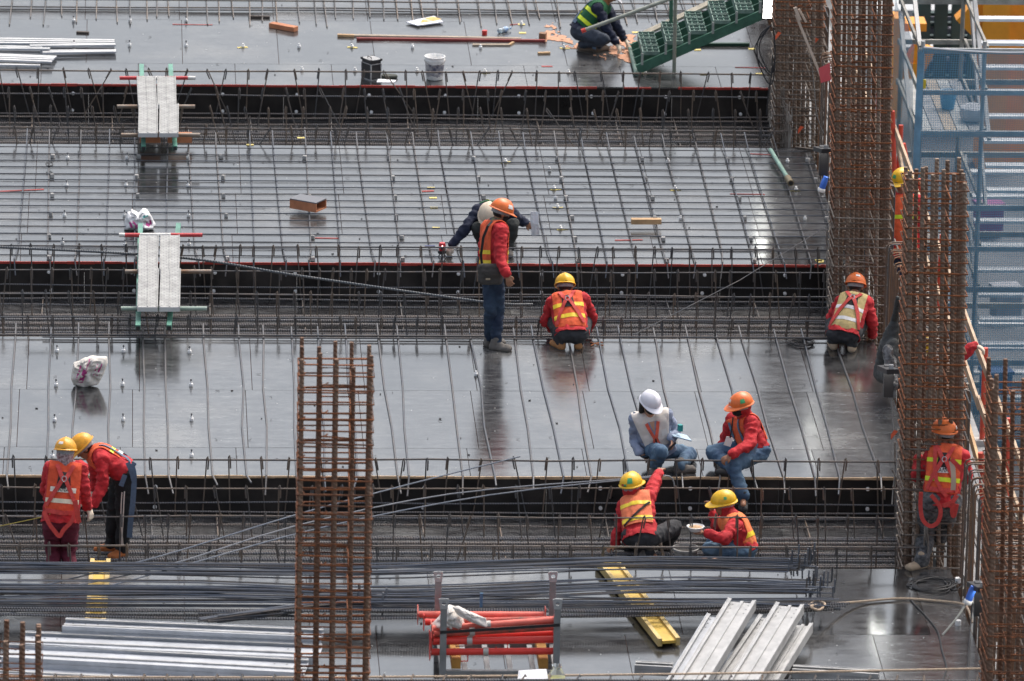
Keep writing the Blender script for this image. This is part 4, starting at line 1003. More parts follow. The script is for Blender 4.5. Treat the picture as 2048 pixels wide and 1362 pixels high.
# lower slab right of the walkway
lo = MB().box((XE+14, GY(800), -4.2), (25.4, 60, .3)).build('lower_slab', mat('lower_concrete', (.115, .12, .125), .9, var=.25, vscale=.8, bump=.3, bscale=8), base=(XE+14, GY(800), -4.35)); tag(lo, kind='structure')
for i, (px, py, c, lab) in enumerate(((1975, 470, (.22, .06, .17), 'magenta crate on the lower slab behind the net'), (2010, 640, (.30, .30, .32), 'large pale drum shape on the lower slab behind the net'), (1990, 810, (.04, .10, .25), 'blue crate on the lower slab near the right picture edge'))):
    p = G(px, py, -4.05); r = thing('crate', p, lab, 'crate')
    MB().box(p+Vector((0, 0, .25)), (.34, .3, .4), .2).build('crate_body', mat('crate%d' % i, c, .7, var=.2), r); MB().box(p+Vector((0, 0, .46)), (.38, .34, .04), .2).build('crate_rim', mat('crate%d' % i, c), r)
# ================================================================== PEOPLE
TMP = bpy.data.scenes.new('tmp_fuse')
def capsule(mb, a, b, ra, rb, n=12):
    a, b = Vector(a), Vector(b); d = b-a; L_ = d.length
    d = d/L_ if L_ > 1e-5 else Vector((0, 0, 1))
    pts = []; rr = []
    for q in (-1, -.92, -.7, -.38, 0): pts.append(a+d*(q*ra)); rr.append(max(.002, ra*math.sqrt(max(0, 1-q*q))))
    for q in (0, .38, .7, .92, 1): pts.append(b+d*(q*rb)); rr.append(max(.002, rb*math.sqrt(max(0, 1-q*q))))
    mb.tube(pts, 1, n, True, rr)
def ellipsoid(mb, c, r, M, n=14):
    c = Vector(c); prof = [(math.sin(PI*i/8), -math.cos(PI*i/8)) for i in range(9)]
    S = M@Matrix.Diagonal(r)
    mb.lathe([(max(.01, a), z) for a, z in prof], c, n, S)
def fuse(mb, voxel, smooth=4, wr=0.0, seed=0.0, ws=9.0, dec=None):
    me = mb.mesh('tmp'); o = bpy.data.objects.new('tmp', me); TMP.collection.objects.link(o)
    m = o.modifiers.new('r', 'REMESH'); m.mode = 'VOXEL'; m.voxel_size = voxel
    if smooth: s_ = o.modifiers.new('s', 'SMOOTH'); s_.factor = .5; s_.iterations = smooth
    TMP.view_layers[0].update(); dg = TMP.view_layers[0].depsgraph
    out = bpy.data.meshes.new_from_object(o.evaluated_get(dg), depsgraph=dg)
    bpy.data.objects.remove(o); bpy.data.meshes.remove(me)
    if wr:
        ns = [v.normal.copy() for v in out.vertices]
        for v, nn in zip(out.vertices, ns):
            p = v.co; q = Vector((p.x*ws+seed, p.y*ws, p.z*ws*1.5))
            f = (.5-abs(noise.noise(q)))*1.2 + .5*(.4-abs(noise.noise(q*2.3)))
            v.co = p+nn*(wr*f)
    return out
def onray(px, py, c, L_, sgn):
    d = ray(px, py).normalized(); oc = CAMP-c; b_ = d.dot(oc); q = b_*b_-(oc.length_squared-L_*L_)
    t = -b_ if q < 0 else -b_+sgn*math.sqrt(q)
    return CAMP+d*t
def ik(px, py, h, a, Lt, Ls, sgn):
    d = ray(px, py).normalized(); t0 = (((h+a)/2)-CAMP).dot(d); best = None
    for i in range(-80, 81):
        t = t0+i*.01; k = CAMP+d*t
        e = ((k-h).length-Lt)**2+((k-a).length-Ls)**2 - .0015*sgn*i*.1*.1
        if best is None or e < best[0]: best = (e, k)
    return best[1]
def hand_caps(mb, wr, ha, pn, g=0.0, s=1.0, curl=.9):
    d = (ha-wr).normalized(); pn = (pn-d*pn.dot(d)); pn = pn.normalized() if pn.length > .01 else d.orthogonal().normalized()
    sd_ = d.cross(pn)
    kn = wr+d*.085*s
    for q in (-1.1, -.35, .4, 1.1): capsule(mb, wr+d*.02+sd_*(.012*q*s), kn+sd_*(.021*q*s), .014*s+g, .0125*s+g, 8)
    for i, q in enumerate((-1.6, -.55, .55, 1.6)):
        b0 = kn+sd_*(.0195*q*s); L1 = (.034, .042, .044, .038)[i]*s; c1 = curl*(.75+.12*i)
        d1 = (d*math.cos(c1*.6)+pn*math.sin(c1*.6)); d2 = (d*math.cos(c1*1.6)+pn*math.sin(c1*1.6))
        k1 = b0+d1*L1+sd_*(.003*q); k2 = k1+d2*L1*.85
        capsule(mb, b0, k1, .0105*s+g, .0095*s+g, 8); capsule(mb, k1, k2, .0095*s+g, .0085*s+g, 8)
    tb = wr+d*.03+sd_*(.024*s); t1 = tb+(d*.6+sd_*.75+pn*.35).normalized()*.038*s; t2 = t1+(d*.9+sd_*.1+pn*.45).normalized()*.03*s
    capsule(mb, tb, t1, .0135*s+g, .0115*s+g, 8); capsule(mb, t1, t2, .0115*s+g, .0095*s+g, 8)
SKIN = mat('tanned_skin', (.33, .155, .085), .55, var=.12, vscale=20)
SKIN2 = mat('light_skin', (.46, .25, .16), .55, var=.1, vscale=20)
HAIR = mat('black_hair', (.012, .010, .009), .5, var=.3, vscale=60)
def cloth(name, c, var=.16, rough=.85, vs=14.0, col2=None): return mat('cloth_'+name, c, rough, var=var, vscale=vs, bump=.55, bscale=22, col2=col2)
RED = cloth('red_jersey', (.50, .022, .028), .28); REDD = cloth('dark_red_jersey', (.45, .02, .024)); ORV = cloth('orange_vest', (.76, .115, .038), .2); BEIGE = cloth('beige_vest', (.56, .43, .19), .12)
PEACH = cloth('faded_orange_vest', (.80, .20, .09), .14)
LIME = mat('lime_reflector', (.72, .85, .03), .4, var=.06); YEL = mat('yellow_reflector', (.92, .66, .04), .4, var=.08, vscale=30); CREAM = mat('cream_reflector', (.80, .72, .52), .35, var=.06); SILV = mat('silver_reflector', (.78, .76, .74), .3, .2, var=.15, vscale=22)
NAVY = cloth('navy', (.012, .017, .04)); JEANS = cloth('blue_jeans', (.035, .075, .145), .3, col2=(.12, .20, .28), vs=5); JEAND = cloth('dark_jeans', (.009, .019, .046), .3, col2=(.035, .065, .105), vs=4)
BLKC = cloth('black_cloth', (.012, .012, .013)); GREYC = cloth('charcoal_cloth', (.035, .036, .04)); MAROON = cloth('maroon', (.13, .012, .03)); GRNV = cloth('green_vest', (.015, .11, .04)); BLUESH = cloth('grey_blue_shirt', (.25, .29, .39)); WHV = cloth('white_vest', (.74, .68, .62), .06)
PAINTED = cloth('paint_spattered', (.025, .027, .03), .1, vs=26, col2=(.17, .17, .17))
TANB = mat('tan_boot', (.40, .19, .07), .8, var=.2, vscale=12); GREYB = mat('dusty_grey_boot', (.15, .135, .12), .9, var=.25, vscale=14); ORB = mat('orange_boot', (.38, .12, .03), .8, var=.2, vscale=12); SANDB = mat('sand_boot', (.42, .32, .22), .9, var=.2, vscale=12); BLKB = mat('black_boot', (.03, .03, .03), .7, var=.3, vscale=12)
GLOVE = mat('cotton_glove', (.66, .56, .44), .9, var=.1, vscale=30, bump=.4, bscale=120)
HARN = mat('red_webbing', (.58, .055, .045), .7, var=.15, vscale=40); HARNB = mat('blue_grey_webbing', (.10, .15, .22), .7, var=.15, vscale=40); PADB = mat('black_pad', (.02, .018, .018), .8)
HY = mat('yellow_helmet', (.82, .48, .015), .36, var=.16, vscale=14); HO = mat('orange_helmet', (.83, .18, .035), .36, var=.14, vscale=14); HW = mat('white_helmet', (.78, .77, .82), .25); HYO = mat('amber_helmet', (.78, .36, .02), .38, var=.18, vscale=16)
SUSP = mat('grey_suspension', (.28, .28, .28), .6, var=.2, vscale=25); METAL = mat('buckle_metal', (.5, .5, .5), .35, .8)

def person(base, label, pel, neck, head, hf, arms, legs, face, shirt, trousers, boots, helmet=None, vest=None, skin=SKIN, h=1.0, gloves=False, hu=(0, 0, 1), stripes=(), hem=.10, harness=None, sleeves=(1, 1), seed=0.0, hair=True, mask=None, wrap=None, z0=0.0, shirt_hem=-.03, dpel=None, hipsep=.092, torso=1.0, vest_w=.16, peak=1.0, wr=.025, name='person', vtop=.03, vtaper=0.0, lr=1.0):
    P0 = G(base[0], base[1], z0); Y0 = P0.y
    root = thing('person', P0, label, 'person', 'construction workers')
    face = Vector((face[0], face[1], 0)).normalized()
    Pv = VY(pel[0], pel[1], Y0+pel[2])
    Nk = onray(neck[0], neck[1], Pv, .50*h*torso, neck[2])
    Hd = onray(head[0], head[1], Nk, .20*h, head[2])
    sp = (Nk-Pv).normalized()
    lat0 = Vector((-face.y, face.x, 0))*-1.0      # person's right-hand side is lat0 * +1 ; sign fixed below
    S = {}
    lims = {}
    for key, a in arms.items():
        sh = onray(a['sh'][0], a['sh'][1], Nk-sp*.03, .185*h, a['sh'][2])
        el = onray(a['el'][0], a['el'][1], sh, .285*h, a['el'][2])
        wr_ = onray(a['wr'][0], a['wr'][1], el, .25*h, a['wr'][2])
        ha = onray(a['ha'][0], a['ha'][1], wr_, .085*h, a['ha'][2])
        lims[key] = (sh, el, wr_, ha)
    lat = (lims['b'][0]-lims['a'][0]); lat -= sp*lat.dot(sp); lat.normalize()
    back = lat.cross(sp); back.normalize()
    if back.dot(-face) < 0: back = -back
    fl = Vector((lat.x, lat.y, 0)).normalized()
    hipd = Vector((-face.y, face.x, 0));  hipd = hipd if hipd.dot(lat) > 0 else -hipd
    LG = {}
    for key, l in legs.items():
        hp = Pv+hipd*(hipsep*h*(-1 if key == 'a' else 1))
        an = G(*l['an']) if len(l['an']) == 3 and not l.get('free') else None
        if l.get('free'):
            kn = onray(l['kn'][0], l['kn'][1], hp, .43*h, l['kn'][2]); an = onray(l['an'][0], l['an'][1], kn, .40*h, l['an'][2])
        else:
            kn = ik(l['kn'][0], l['kn'][1], hp, an, .43*h, .41*h, l['kn'][2])
        if 'toe' in l and len(l['toe']) == 3 and not l.get('ftoe'): te = G(*l['toe'])
        else: te = onray(l['toe'][0], l['toe'][1], an, .17*h, l['toe'][2])
        LG[key] = (hp, kn, an, te)
    ch = Pv.lerp(Nk, .72)
    def torso_caps(mb, g=0.0, low=0.0):
        for key, s_ in (('a', -1), ('b', 1)):
            sh = lims[key][0]
            capsule(mb, Pv+hipd*(s_*.062*h)+sp*low, (Nk-sp*.09).lerp(sh, .55), .092*h+g, .082*h+g)
            capsule(mb, Nk-sp*.035, sh-sp*.005, .05*h+g, .052*h+g)
        capsule(mb, Pv+sp*low, ch, .105*h+g, .105*h+g)
        capsule(mb, ch, Nk-sp*.03, .10*h+g, .055*h+g)
    hfv = Vector(hf).normalized(); huv = Vector(hu); huv = (huv-hfv*huv.dot(hfv)).normalized(); hl = hfv.cross(huv)
    HM = Matrix((hl, hfv, huv)).transposed()
    # ---- body (one continuous mesh)
    mb = MB()
    ellipsoid(mb, Hd+huv*.02, (.073*h, .092*h, .098*h), HM)
    ellipsoid(mb, Hd+hfv*.018-huv*.055, (.055*h, .068*h, .062*h), HM)
    capsule(mb, Hd+hfv*.085*h+huv*.005, Hd+hfv*.102*h-huv*.022, .010, .014, 8)
    capsule(mb, Hd+hfv*.078*h-huv*.055+hl*.018, Hd+hfv*.078*h-huv*.055-hl*.018, .011, .011, 8)
    for s_ in (-1, 1): ellipsoid(mb, Hd+hl*(.076*h*s_)-huv*.008-hfv*.008, (.012, .02, .032), HM, 8)
    capsule(mb, Nk-sp*.06, Hd-huv*.06-hfv*.01, .056*h, .052*h)
    torso_caps(mb, -.012)
    for key, (sh, el, w_, ha) in lims.items():
        capsule(mb, sh, el, .046*h, .038*h); capsule(mb, el, w_, .039*h, .026*h)
        pn = Vector(arms[key].get('pn', (0, 0, -1)))
        hand_caps(mb, w_, ha, pn, 0.0, h, arms[key].get('curl', .9))
    for key, (hp, kn, an, te) in LG.items():
        capsule(mb, hp, kn, .075*h, .05*h); capsule(mb, kn, an, .05*h, .036*h); capsule(mb, an-Vector((0, 0, .03)), an.lerp(te, .7)-Vector((0, 0, .02)), .036*h, .03*h)
    me = fuse(mb, .0105, 2); me.transform(Matrix.Translation(-P0))
    body = link('body', me, skin, root, True); ORI[body] = P0
    # eyes and brows
    for s_ in (-1, 1):
        m = MB(); ellipsoid(m, Hd+hl*(.031*h*s_)+hfv*.082*h+huv*.008, (.013, .008, .007), HM, 8); m.build('eye', BLKC, body, True)
        m = MB(); capsule(m, Hd+hl*(.016*h*s_)+hfv*.089*h+huv*.026, Hd+hl*(.044*h*s_)+hfv*.078*h+huv*.026, .0045, .0035, 6); m.build('eyebrow', HAIR, body, True)
    if hair:
        m = MB(); ellipsoid(m, Hd+huv*.024-hfv*.012, (.080*h, .092*h, .098*h), HM)
        hm = fuse(m, .012, 1, .004, seed, 30)
        bm = bmesh.new(); bm.from_mesh(hm)
        for co, no in ((Hd+hfv*.045+huv*.03, hfv*.9-huv*.35), (Hd-huv*.055, -huv)):
            bmesh.ops.bisect_plane(bm, geom=bm.verts[:]+bm.edges[:]+bm.faces[:], plane_co=co, plane_no=no.normalized(), clear_outer=True)
        bm.to_mesh(hm); bm.free(); hm.transform(Matrix.Translation(-P0)); link('hair', hm, HAIR, root, True)
    # ---- shirt body (open hem) and sleeves
    mb = MB(); torso_caps(mb, .020, -.06)
    me = fuse(mb, .014, 4, wr, seed, 8.0)
    bm = bmesh.new(); bm.from_mesh(me)
    bmesh.ops.bisect_plane(bm, geom=bm.verts[:]+bm.edges[:]+bm.faces[:], plane_co=Pv+sp*shirt_hem, plane_no=-sp, clear_outer=True)
    for v in bm.verts:
        q = 1-min(1, max(0, (v.co-Pv-sp*shirt_hem).dot(sp)/.10)); c_ = Pv+sp*(v.co-Pv).dot(sp)
        v.co = c_+(v.co-c_)*(1+.07*q)+sp*(.018*q*noise.noise(v.co*9))
    bm.to_mesh(me); bm.free()
    bvh_s = BVHTree.FromPolygons([v.co for v in me.vertices], [tuple(p.vertices) for p in me.polygons])
    me.transform(Matrix.Translation(-P0)); so = link('shirt', me, shirt, root, True); ORI[so] = P0
    md = so.modifiers.new('t', 'SOLIDIFY'); md.thickness = .005
    for i, key in enumerate(('a', 'b')):
        sh, el, w_, ha = lims[key]; k = sleeves[i]; mb = MB()
        capsule(mb, sh.lerp(Nk-sp*.04, .25), sh, .060*h, .064*h); capsule(mb, sh, el, .064*h, .052*h)
        capsule(mb, el, el.lerp(w_, .96*k), .053*h, .039*h)
        me = fuse(mb, .013, 3, wr*1.25, seed+i*5, 10.0); me.transform(Matrix.Translation(-P0)); link('sleeve', me, shirt, root, True)
    # ---- trousers
    mb = MB()
    capsule(mb, Pv-sp*.0+hipd*.05, Pv-sp*.0-hipd*.05, .108*h, .108*h); capsule(mb, Pv, Pv+sp*.08, .104*h, .092*h)
    for key, (hp, kn, an, te) in LG.items():
        capsule(mb, hp, kn, .098*h*lr, .072*h*lr); capsule(mb, kn, kn.lerp(an, 1.0), .070*h*lr, .056*h*lr)
    me = fuse(mb, .014, 4, wr*1.1, seed+3, 7.0); me.transform(Matrix.Translation(-P0)); link('trousers', me, trousers, root, True)
    # ---- boots
    for key, (hp, kn, an, te) in LG.items():
        d = (te-an); dn = Vector((d.x, d.y, 0)); dn = dn.normalized() if dn.length > .04 else face
        if legs[key].get('ftoe'): dn = d.normalized()
        up = Vector((0, 0, 1)); up = (up-dn*up.dot(dn)); up = up.normalized() if up.length > .1 else sp
        sdv = dn.cross(up)
        fz = an-up*.055*h
        mb = MB()
        capsule(mb, an+up*.04, fz-dn*.03+up*.005, .047*h, .046*h); capsule(mb, fz-dn*.035, fz+dn*.13*h, .044*h, .042*h)
        for s_ in (-1, 1): capsule(mb, fz-dn*.03+sdv*(.012*s_), fz+dn*.145*h+sdv*(.018*s_)-up*.004, .036*h, .034*h)
        capsule(mb, fz+up*.035+dn*.02, fz+dn*.10*h+up*.0, .040*h, .034*h)
        me = fuse(mb, .011, 2, .004, seed, 16); me.transform(Matrix.Translation(-P0)); bo = link('boot', me, boots, root, True); ORI[bo] = P0
        m = MB(); n = 16; vs = []
        for zz in (-.052, -.030):
            for i in range(n):
                a = 2*PI*i/n; x = math.cos(a); vs.append(fz+dn*(.052*h+x*.135*h)+sdv*(math.sin(a)*(.047+.006*x)*h)+up*zz)
        m.add(vs, [tuple(range(n-1, -1, -1)), tuple(range(n, 2*n))]+[(i, (i+1) % n, n+(i+1) % n, n+i) for i in range(n)])
        m.build('sole', mat('boot_sole', (.10, .085, .07), .9, var=.3, vscale=20), bo, True)
    if gloves:
        for key, (sh, el, w_, ha) in lims.items():
            if gloves is True or key in gloves:
                mb = MB(); hand_caps(mb, w_, ha, Vector(arms[key].get('pn', (0, 0, -1))), .005, h, arms[key].get('curl', .9)); capsule(mb, w_.lerp(el, .14), w_+ (ha-w_)*.3, .036, .03)
                me = fuse(mb, .0095, 2); me.transform(Matrix.Translation(-P0)); link('glove', me, GLOVE, root, True)
    # ---- vest
    fr = dict(N=Nk, sp=sp, lat=lat, back=back, root=root, P0=P0, len=(Nk-Pv).length)
    bvh = bvh_s
    if vest:
        mb = MB(); torso_caps(mb, .034, .06)
        me = fuse(mb, .014, 4, .007, seed+7, 8.0)
        bvh = BVHTree.FromPolygons([v.co for v in me.vertices], [tuple(p.vertices) for p in me.polygons])
        bm = bmesh.new(); bm.from_mesh(me)
        def cut(co, no): bmesh.ops.bisect_plane(bm, geom=bm.verts[:]+bm.edges[:]+bm.faces[:], plane_co=co, plane_no=no, clear_outer=True)
        cut(Pv+sp*hem*h, -sp); cut(Nk+sp*vtop, sp); cut(Nk+lat*vest_w*h, (lat-sp*vtaper).normalized()); cut(Nk-lat*vest_w*h, (-lat-sp*vtaper).normalized())
        bm.to_mesh(me)
        bms = bm.copy(); bm.free()
        me.transform(Matrix.Translation(-P0)); vo = link('vest', me, vest, root, True); ORI[vo] = P0
        md = vo.modifiers.new('t', 'SOLIDIFY'); md.thickness = .006; md.offset = 1
        for (t0, t1, sm) in stripes:
            b2 = bms.copy()
            for co, no in ((Nk-sp*t0, sp), (Nk-sp*t1, -sp)):
                bmesh.ops.bisect_plane(b2, geom=b2.verts[:]+b2.edges[:]+b2.faces[:], plane_co=co, plane_no=no, clear_outer=True)
            b2.normal_update()
            for v in b2.verts: v.co += v.normal*.009
            m2 = bpy.data.meshes.new('reflective_stripe'); b2.to_mesh(m2); b2.free(); m2.transform(Matrix.Translation(-P0))
            link('reflective_stripe', m2, sm, vo, True)
        bms.free(); fr['vo'] = vo
    fr['bvh'] = bvh
    # ---- helmet
    if helmet:
        hel(root, Hd+huv*.035, HM, helmet, h, peak, P0)
    fr.update(Hd=Hd, hf=hfv, hu=huv, hl=hl, lims=lims, legs=LG, Pv=Pv, HM=HM, h=h, face=face, body=body)
    if mask:
        m = MB(); ellipsoid(m, Hd+hfv*.030-huv*.042, (.066*h, .082*h, .052*h), HM); me = fuse(m, .01, 2)
        bm = bmesh.new(); bm.from_mesh(me); bmesh.ops.bisect_plane(bm, geom=bm.verts[:]+bm.edges[:]+bm.faces[:], plane_co=Hd+hfv*.02, plane_no=-hfv, clear_outer=True); bm.to_mesh(me); bm.free()
        me.transform(Matrix.Translation(-P0)); link('face_mask', me, mask, root, True)
    if wrap:
        m = MB(); ellipsoid(m, Hd-hfv*.012-huv*.01, (.088*h, .098*h, .10*h), HM); capsule(m, Hd-huv*.07-hfv*.02, Nk-sp*.02, .076, .085)
        capsule(m, Nk+lat*.05-sp*.005, Nk-lat*.05-sp*.005, .07, .07)
        me = fuse(m, .013, 3, .012, seed+11, 14)
        bm = bmesh.new(); bm.from_mesh(me)
        fs = [f for f in bm.faces if (f.calc_center_median()-Hd).dot(hfv) > .045 and abs((f.calc_center_median()-Hd-hfv*.1).dot(huv)) < .085]
        bmesh.ops.delete(bm, geom=fs, context='FACES'); bm.to_mesh(me); bm.free()
        me.transform(Matrix.Translation(-P0)); link('head_scarf', me, wrap, root, True)
    return fr
def hel(root, c, HM, m_, h, peak, P0):
    """hard hat: ridged shell, brim with peak, suspension band"""
    n = 32; vs = []; fs = []; rows = 9
    def W(x, y, z): return c+HM@(Vector((x, y, z))*h)
    for j in range(rows):
        e = (PI/2)*j/(rows-1)*.985
        for i in range(n):
            a = 2*PI*i/n; r = math.cos(e)
            x, y, z = .113*r*math.sin(a), .136*r*math.cos(a)-.004, .118*math.sin(e)+.004
            if abs(math.sin(a)*r) < .30: z += .009*math.cos(e*.6)*(1-abs(math.sin(a)*r)/.30); 
            vs.append(W(x, y, z))
    for j in range(rows-1):
        for i in range(n): k = (i+1) % n; fs.append((j*n+i, j*n+k, (j+1)*n+k, (j+1)*n+i))
    fs.append(tuple((rows-1)*n+i for i in range(n)))
    m = MB().add(vs, fs); so = m.build('helmet', m_, root, True); ORI[so] = P0
    vs = []; fs = []
    for (k0, dz) in ((0, .004), (1, -.006), (1, -.012), (0, -.012)):
        for i in range(n):
            a = 2*PI*i/n; f = max(0, math.cos(a))**2.2; w_ = (.013+.050*peak*f)*k0
            vs.append(W((.113+w_*.7)*math.sin(a), (.136+w_)*math.cos(a)-.004, dz-(.014*f*k0)))
    for j in range(3):
        for i in range(n): k = (i+1) % n; fs.append((j*n+i, (j+1)*n+i, (j+1)*n+k, j*n+k))
    MB().add(vs, fs).build('brim', m_, so, True)
    vs = []; fs = []
    for z in (-.002, -.040):
        for i in range(n):
            a = 2*PI*i/n; vs.append(W(.092*math.sin(a), .108*math.cos(a)-.006, z-.012*(math.cos(a) < 0)*abs(math.cos(a))))
    fs = [(i, n+i, n+(i+1) % n, (i+1) % n) for i in range(n)]
    MB().add(vs, fs).build('headband', SUSP, so, True)
    return so
def sticker(f, a, e, w_, h_, m_):
    """sticker on the helmet shell: azimuth a (0 = front, + = wearer's right), elevation e in degrees"""
    a, e = math.radians(a), math.radians(e); c = f['Hd']+f['hu']*.035; h = f['h']; vs = []
    so = [o for o in f['root'].children if o.name.startswith('helmet')][0]
    for j in range(4):
        for i in range(5):
            aa = a+(i/4-.5)*w_/.12; ee = e+(j/3-.5)*h_/.12; r = math.cos(ee)
            vs.append(c+f['HM']@(Vector((.116*r*math.sin(aa), .139*r*math.cos(aa)-.004, .121*math.sin(ee)+.006))*h))
    fs = [(j*5+i, j*5+i+1, (j+1)*5+i+1, (j+1)*5+i) for j in range(3) for i in range(4)]
    MB().add(vs, fs).build('sticker', m_, so)
def surf(f, s, t, side=1, off=.006, bvh=None):
    c = f['N']-f['sp']*t+f['lat']*s; d = f['back']*side
    hit = (bvh or f['bvh']).ray_cast(c+d*.8, -d)
    if hit[0] is None: return c+d*.12, d
    return hit[0]+d*off, (hit[1] if hit[1].dot(d) > 0 else -hit[1])
def strap(f, pts, m_, w_=.042, side=1, off=.016, name='harness_strap', par=None):
    P = []
    for i in range(len(pts)-1):
        for q in range(8): u = q/8; P.append((pts[i][0]*(1-u)+pts[i+1][0]*u, pts[i][1]*(1-u)+pts[i+1][1]*u))
    P.append(pts[-1]); pos = []; nor = []
    for s, t in P: a, b_ = surf(f, s, t, side, off); pos.append(a); nor.append(b_)
    ribbon(f, pos, nor, m_, w_, name, par)
def ribbon(f, pos, nor, m_, w_, name='harness_strap', par=None):
    pos = [Vector(p) for p in pos]
    m = MB(); vs = []; n = len(pos)
    for i in range(n):
        t = (pos[min(i+1, n-1)]-pos[max(i-1, 0)]).normalized(); nn = Vector(nor[i]).normalized(); sdv = t.cross(nn); sdv = sdv.normalized() if sdv.length > 1e-4 else t.orthogonal().normalized()
        nn = sdv.cross(t)
        for q, dz in ((-1, 0), (1, 0), (1, .005), (-1, .005)): vs.append(pos[i]+sdv*(q*w_/2)+nn*dz)
    fs = []
    for i in range(n-1):
        for q in range(4): k = (q+1) % 4; fs.append((i*4+q, i*4+k, i*4+4+k, i*4+4+q))
    fs += [(3, 2, 1, 0), tuple((n-1)*4+q for q in range(4))]
    m.add(vs, fs); return m.build(name, m_, par or f['root'], True)
def patch(f, s0, s1, t0, t1, m_, side=1, off=.013, name='patch', skew=0.0, nu=10, nv=6, s0b=None, s1b=None):
    vs = []
    for j in range(nv+1):
        for i in range(nu+1):
            v = j/nv; a = s0+((s0b if s0b is not None else s0)-s0)*v; b_ = s1+((s1b if s1b is not None else s1)-s1)*v
            s = a+(b_-a)*i/nu; t = t0+(t1-t0)*v+skew*(i/nu-.5); vs.append(surf(f, s, t, side, off)[0])
    fs = [(j*(nu+1)+i, j*(nu+1)+i+1, (j+1)*(nu+1)+i+1, (j+1)*(nu+1)+i) for j in range(nv) for i in range(nu)]
    return MB().add(vs, fs).build(name, m_, f.get('vo') or f['root'], True)
def lettering(f, txt, s0, s1, t0, t1, m_, side=1, off=.016, skew=0.0):
    cu = bpy.data.curves.new('t', 'FONT'); cu.body = txt; cu.size = 1; o = bpy.data.objects.new('t', cu); TMP.collection.objects.link(o)
    TMP.view_layers[0].update(); dg = TMP.view_layers[0].depsgraph; me = bpy.data.meshes.new_from_object(o.evaluated_get(dg), depsgraph=dg)
    bpy.data.objects.remove(o); xs = [v.co.x for v in me.vertices]; ys = [v.co.y for v in me.vertices]
    x0, x1, y0, y1 = min(xs), max(xs), min(ys), max(ys)
    for v in me.vertices:
        u, w_ = (v.co.x-x0)/(x1-x0), (v.co.y-y0)/(y1-y0)
        v.co = surf(f, s0+(s1-s0)*u, t1+(t0-t1)*w_+skew*(u-.5), side, off)[0]-f['P0']
    return link('lettering', me, m_, f.get('vo') or f['root'])
def x_harness(f, m_=HARN, cross=.17, hip=.44, side=1, sh=.085, hw=.15, pad=True, w_=.042, tip=None):
    if pad: patch(f, -.055, .055, cross-.07, cross+.10, PADB, side, .013, 'back_pad', s0b=-.075, s1b=.075)
    for s_ in (-1, 1): strap(f, [(s_*sh, -.0), (s_*.015, cross), ], m_, w_, side); strap(f, [(s_*-.012, cross), (s_*-.10, cross+.17), (s_*-hw, hip)], m_, w_, side, .019)
    p, nn = surf(f, 0, cross, side, .024)
    u = f['sp']; v = f['lat']; pts = [p+u*(.028*math.cos(a))+v*(.022*math.sin(a)) for a in [2*PI*i/14 for i in range(15)]]
    MB().tube(pts, .005, 6).build('d_ring', METAL, f['root'], True)
def belt(f, t, m_=HARN, w_=.045, sides=(1,), hw=.15):
    for sd_ in sides: strap(f, [(-hw, t), (0, t+.012), (hw, t)], m_, w_, sd_, .014, 'waist_strap')
def loop_strap(f, pix, m_=HARN, w_=.042, name='leg_strap'):
    """strap hanging free: list of (px,py,dY) resolved on planes in front of the pelvis"""
    Y = f['Pv'].y; pos = [VY(x, y, Y+d) for x, y, d in pix]
    P = []; n = len(pos)
    for i in range(n-1):
        for q in range(5):
            u = q/5; a = pos[max(i-1, 0)]; b_ = pos[i]; c = pos[i+1]; d = pos[min(i+2, n-1)]
            P.append(.5*((2*b_)+(c-a)*u+(2*a-5*b_+4*c-d)*u*u+(3*b_-a-3*c+d)*u*u*u))
    P.append(pos[-1])
    return ribbon(f, P, [Vector((0, -1, .25))]*len(P), m_, w_, name)
BLKT = mat('print_black', (.02, .02, .02), .6); WHT = mat('print_white', (.78, .76, .72), .6); GRN = mat('print_green', (.06, .38, .14), .5)
def A(sh, el, wr, ha, **k): return dict(sh=sh, el=el, wr=wr, ha=ha, **k)
def Lg(kn, an, toe, **k): return dict(kn=kn, an=an, toe=toe, **k)
GREENSTK = GRN
# squatting man seen from behind, middle of the picture
f = person((1137, 692), 'squatting worker seen from behind in yellow helmet, orange vest and red harness', (1143, 666, -.10), (1134, 592, 1), (1130, 574, 1), (0, 1, -.55),
    dict(a=A((1106, 604, 0), (1091, 641, 1), (1108, 661, 1), (1116, 665, 1)), b=A((1166, 598, 0), (1184, 636, 1), (1176, 657, 1), (1168, 662, 1))),
    dict(a=Lg((1107, 640, 1), (1121, 682, .09), (1104, 682, .04)), b=Lg((1170, 640, 1), (1157, 681, .09), (1160, 674, .04))),
    (0, 1), RED, GREYC, TANB, HY, ORV, stripes=((.155, .205, YEL), (.30, .35, YEL)), hem=.02, seed=1.0, vest_w=.165, torso=.95, shirt_hem=-.03)
x_harness(f, cross=.12, hip=.42)
patch(f, -.11, .10, .47, .50, mat('brown_belt', (.34, .16, .05), .8), 1, .012, 'belt')
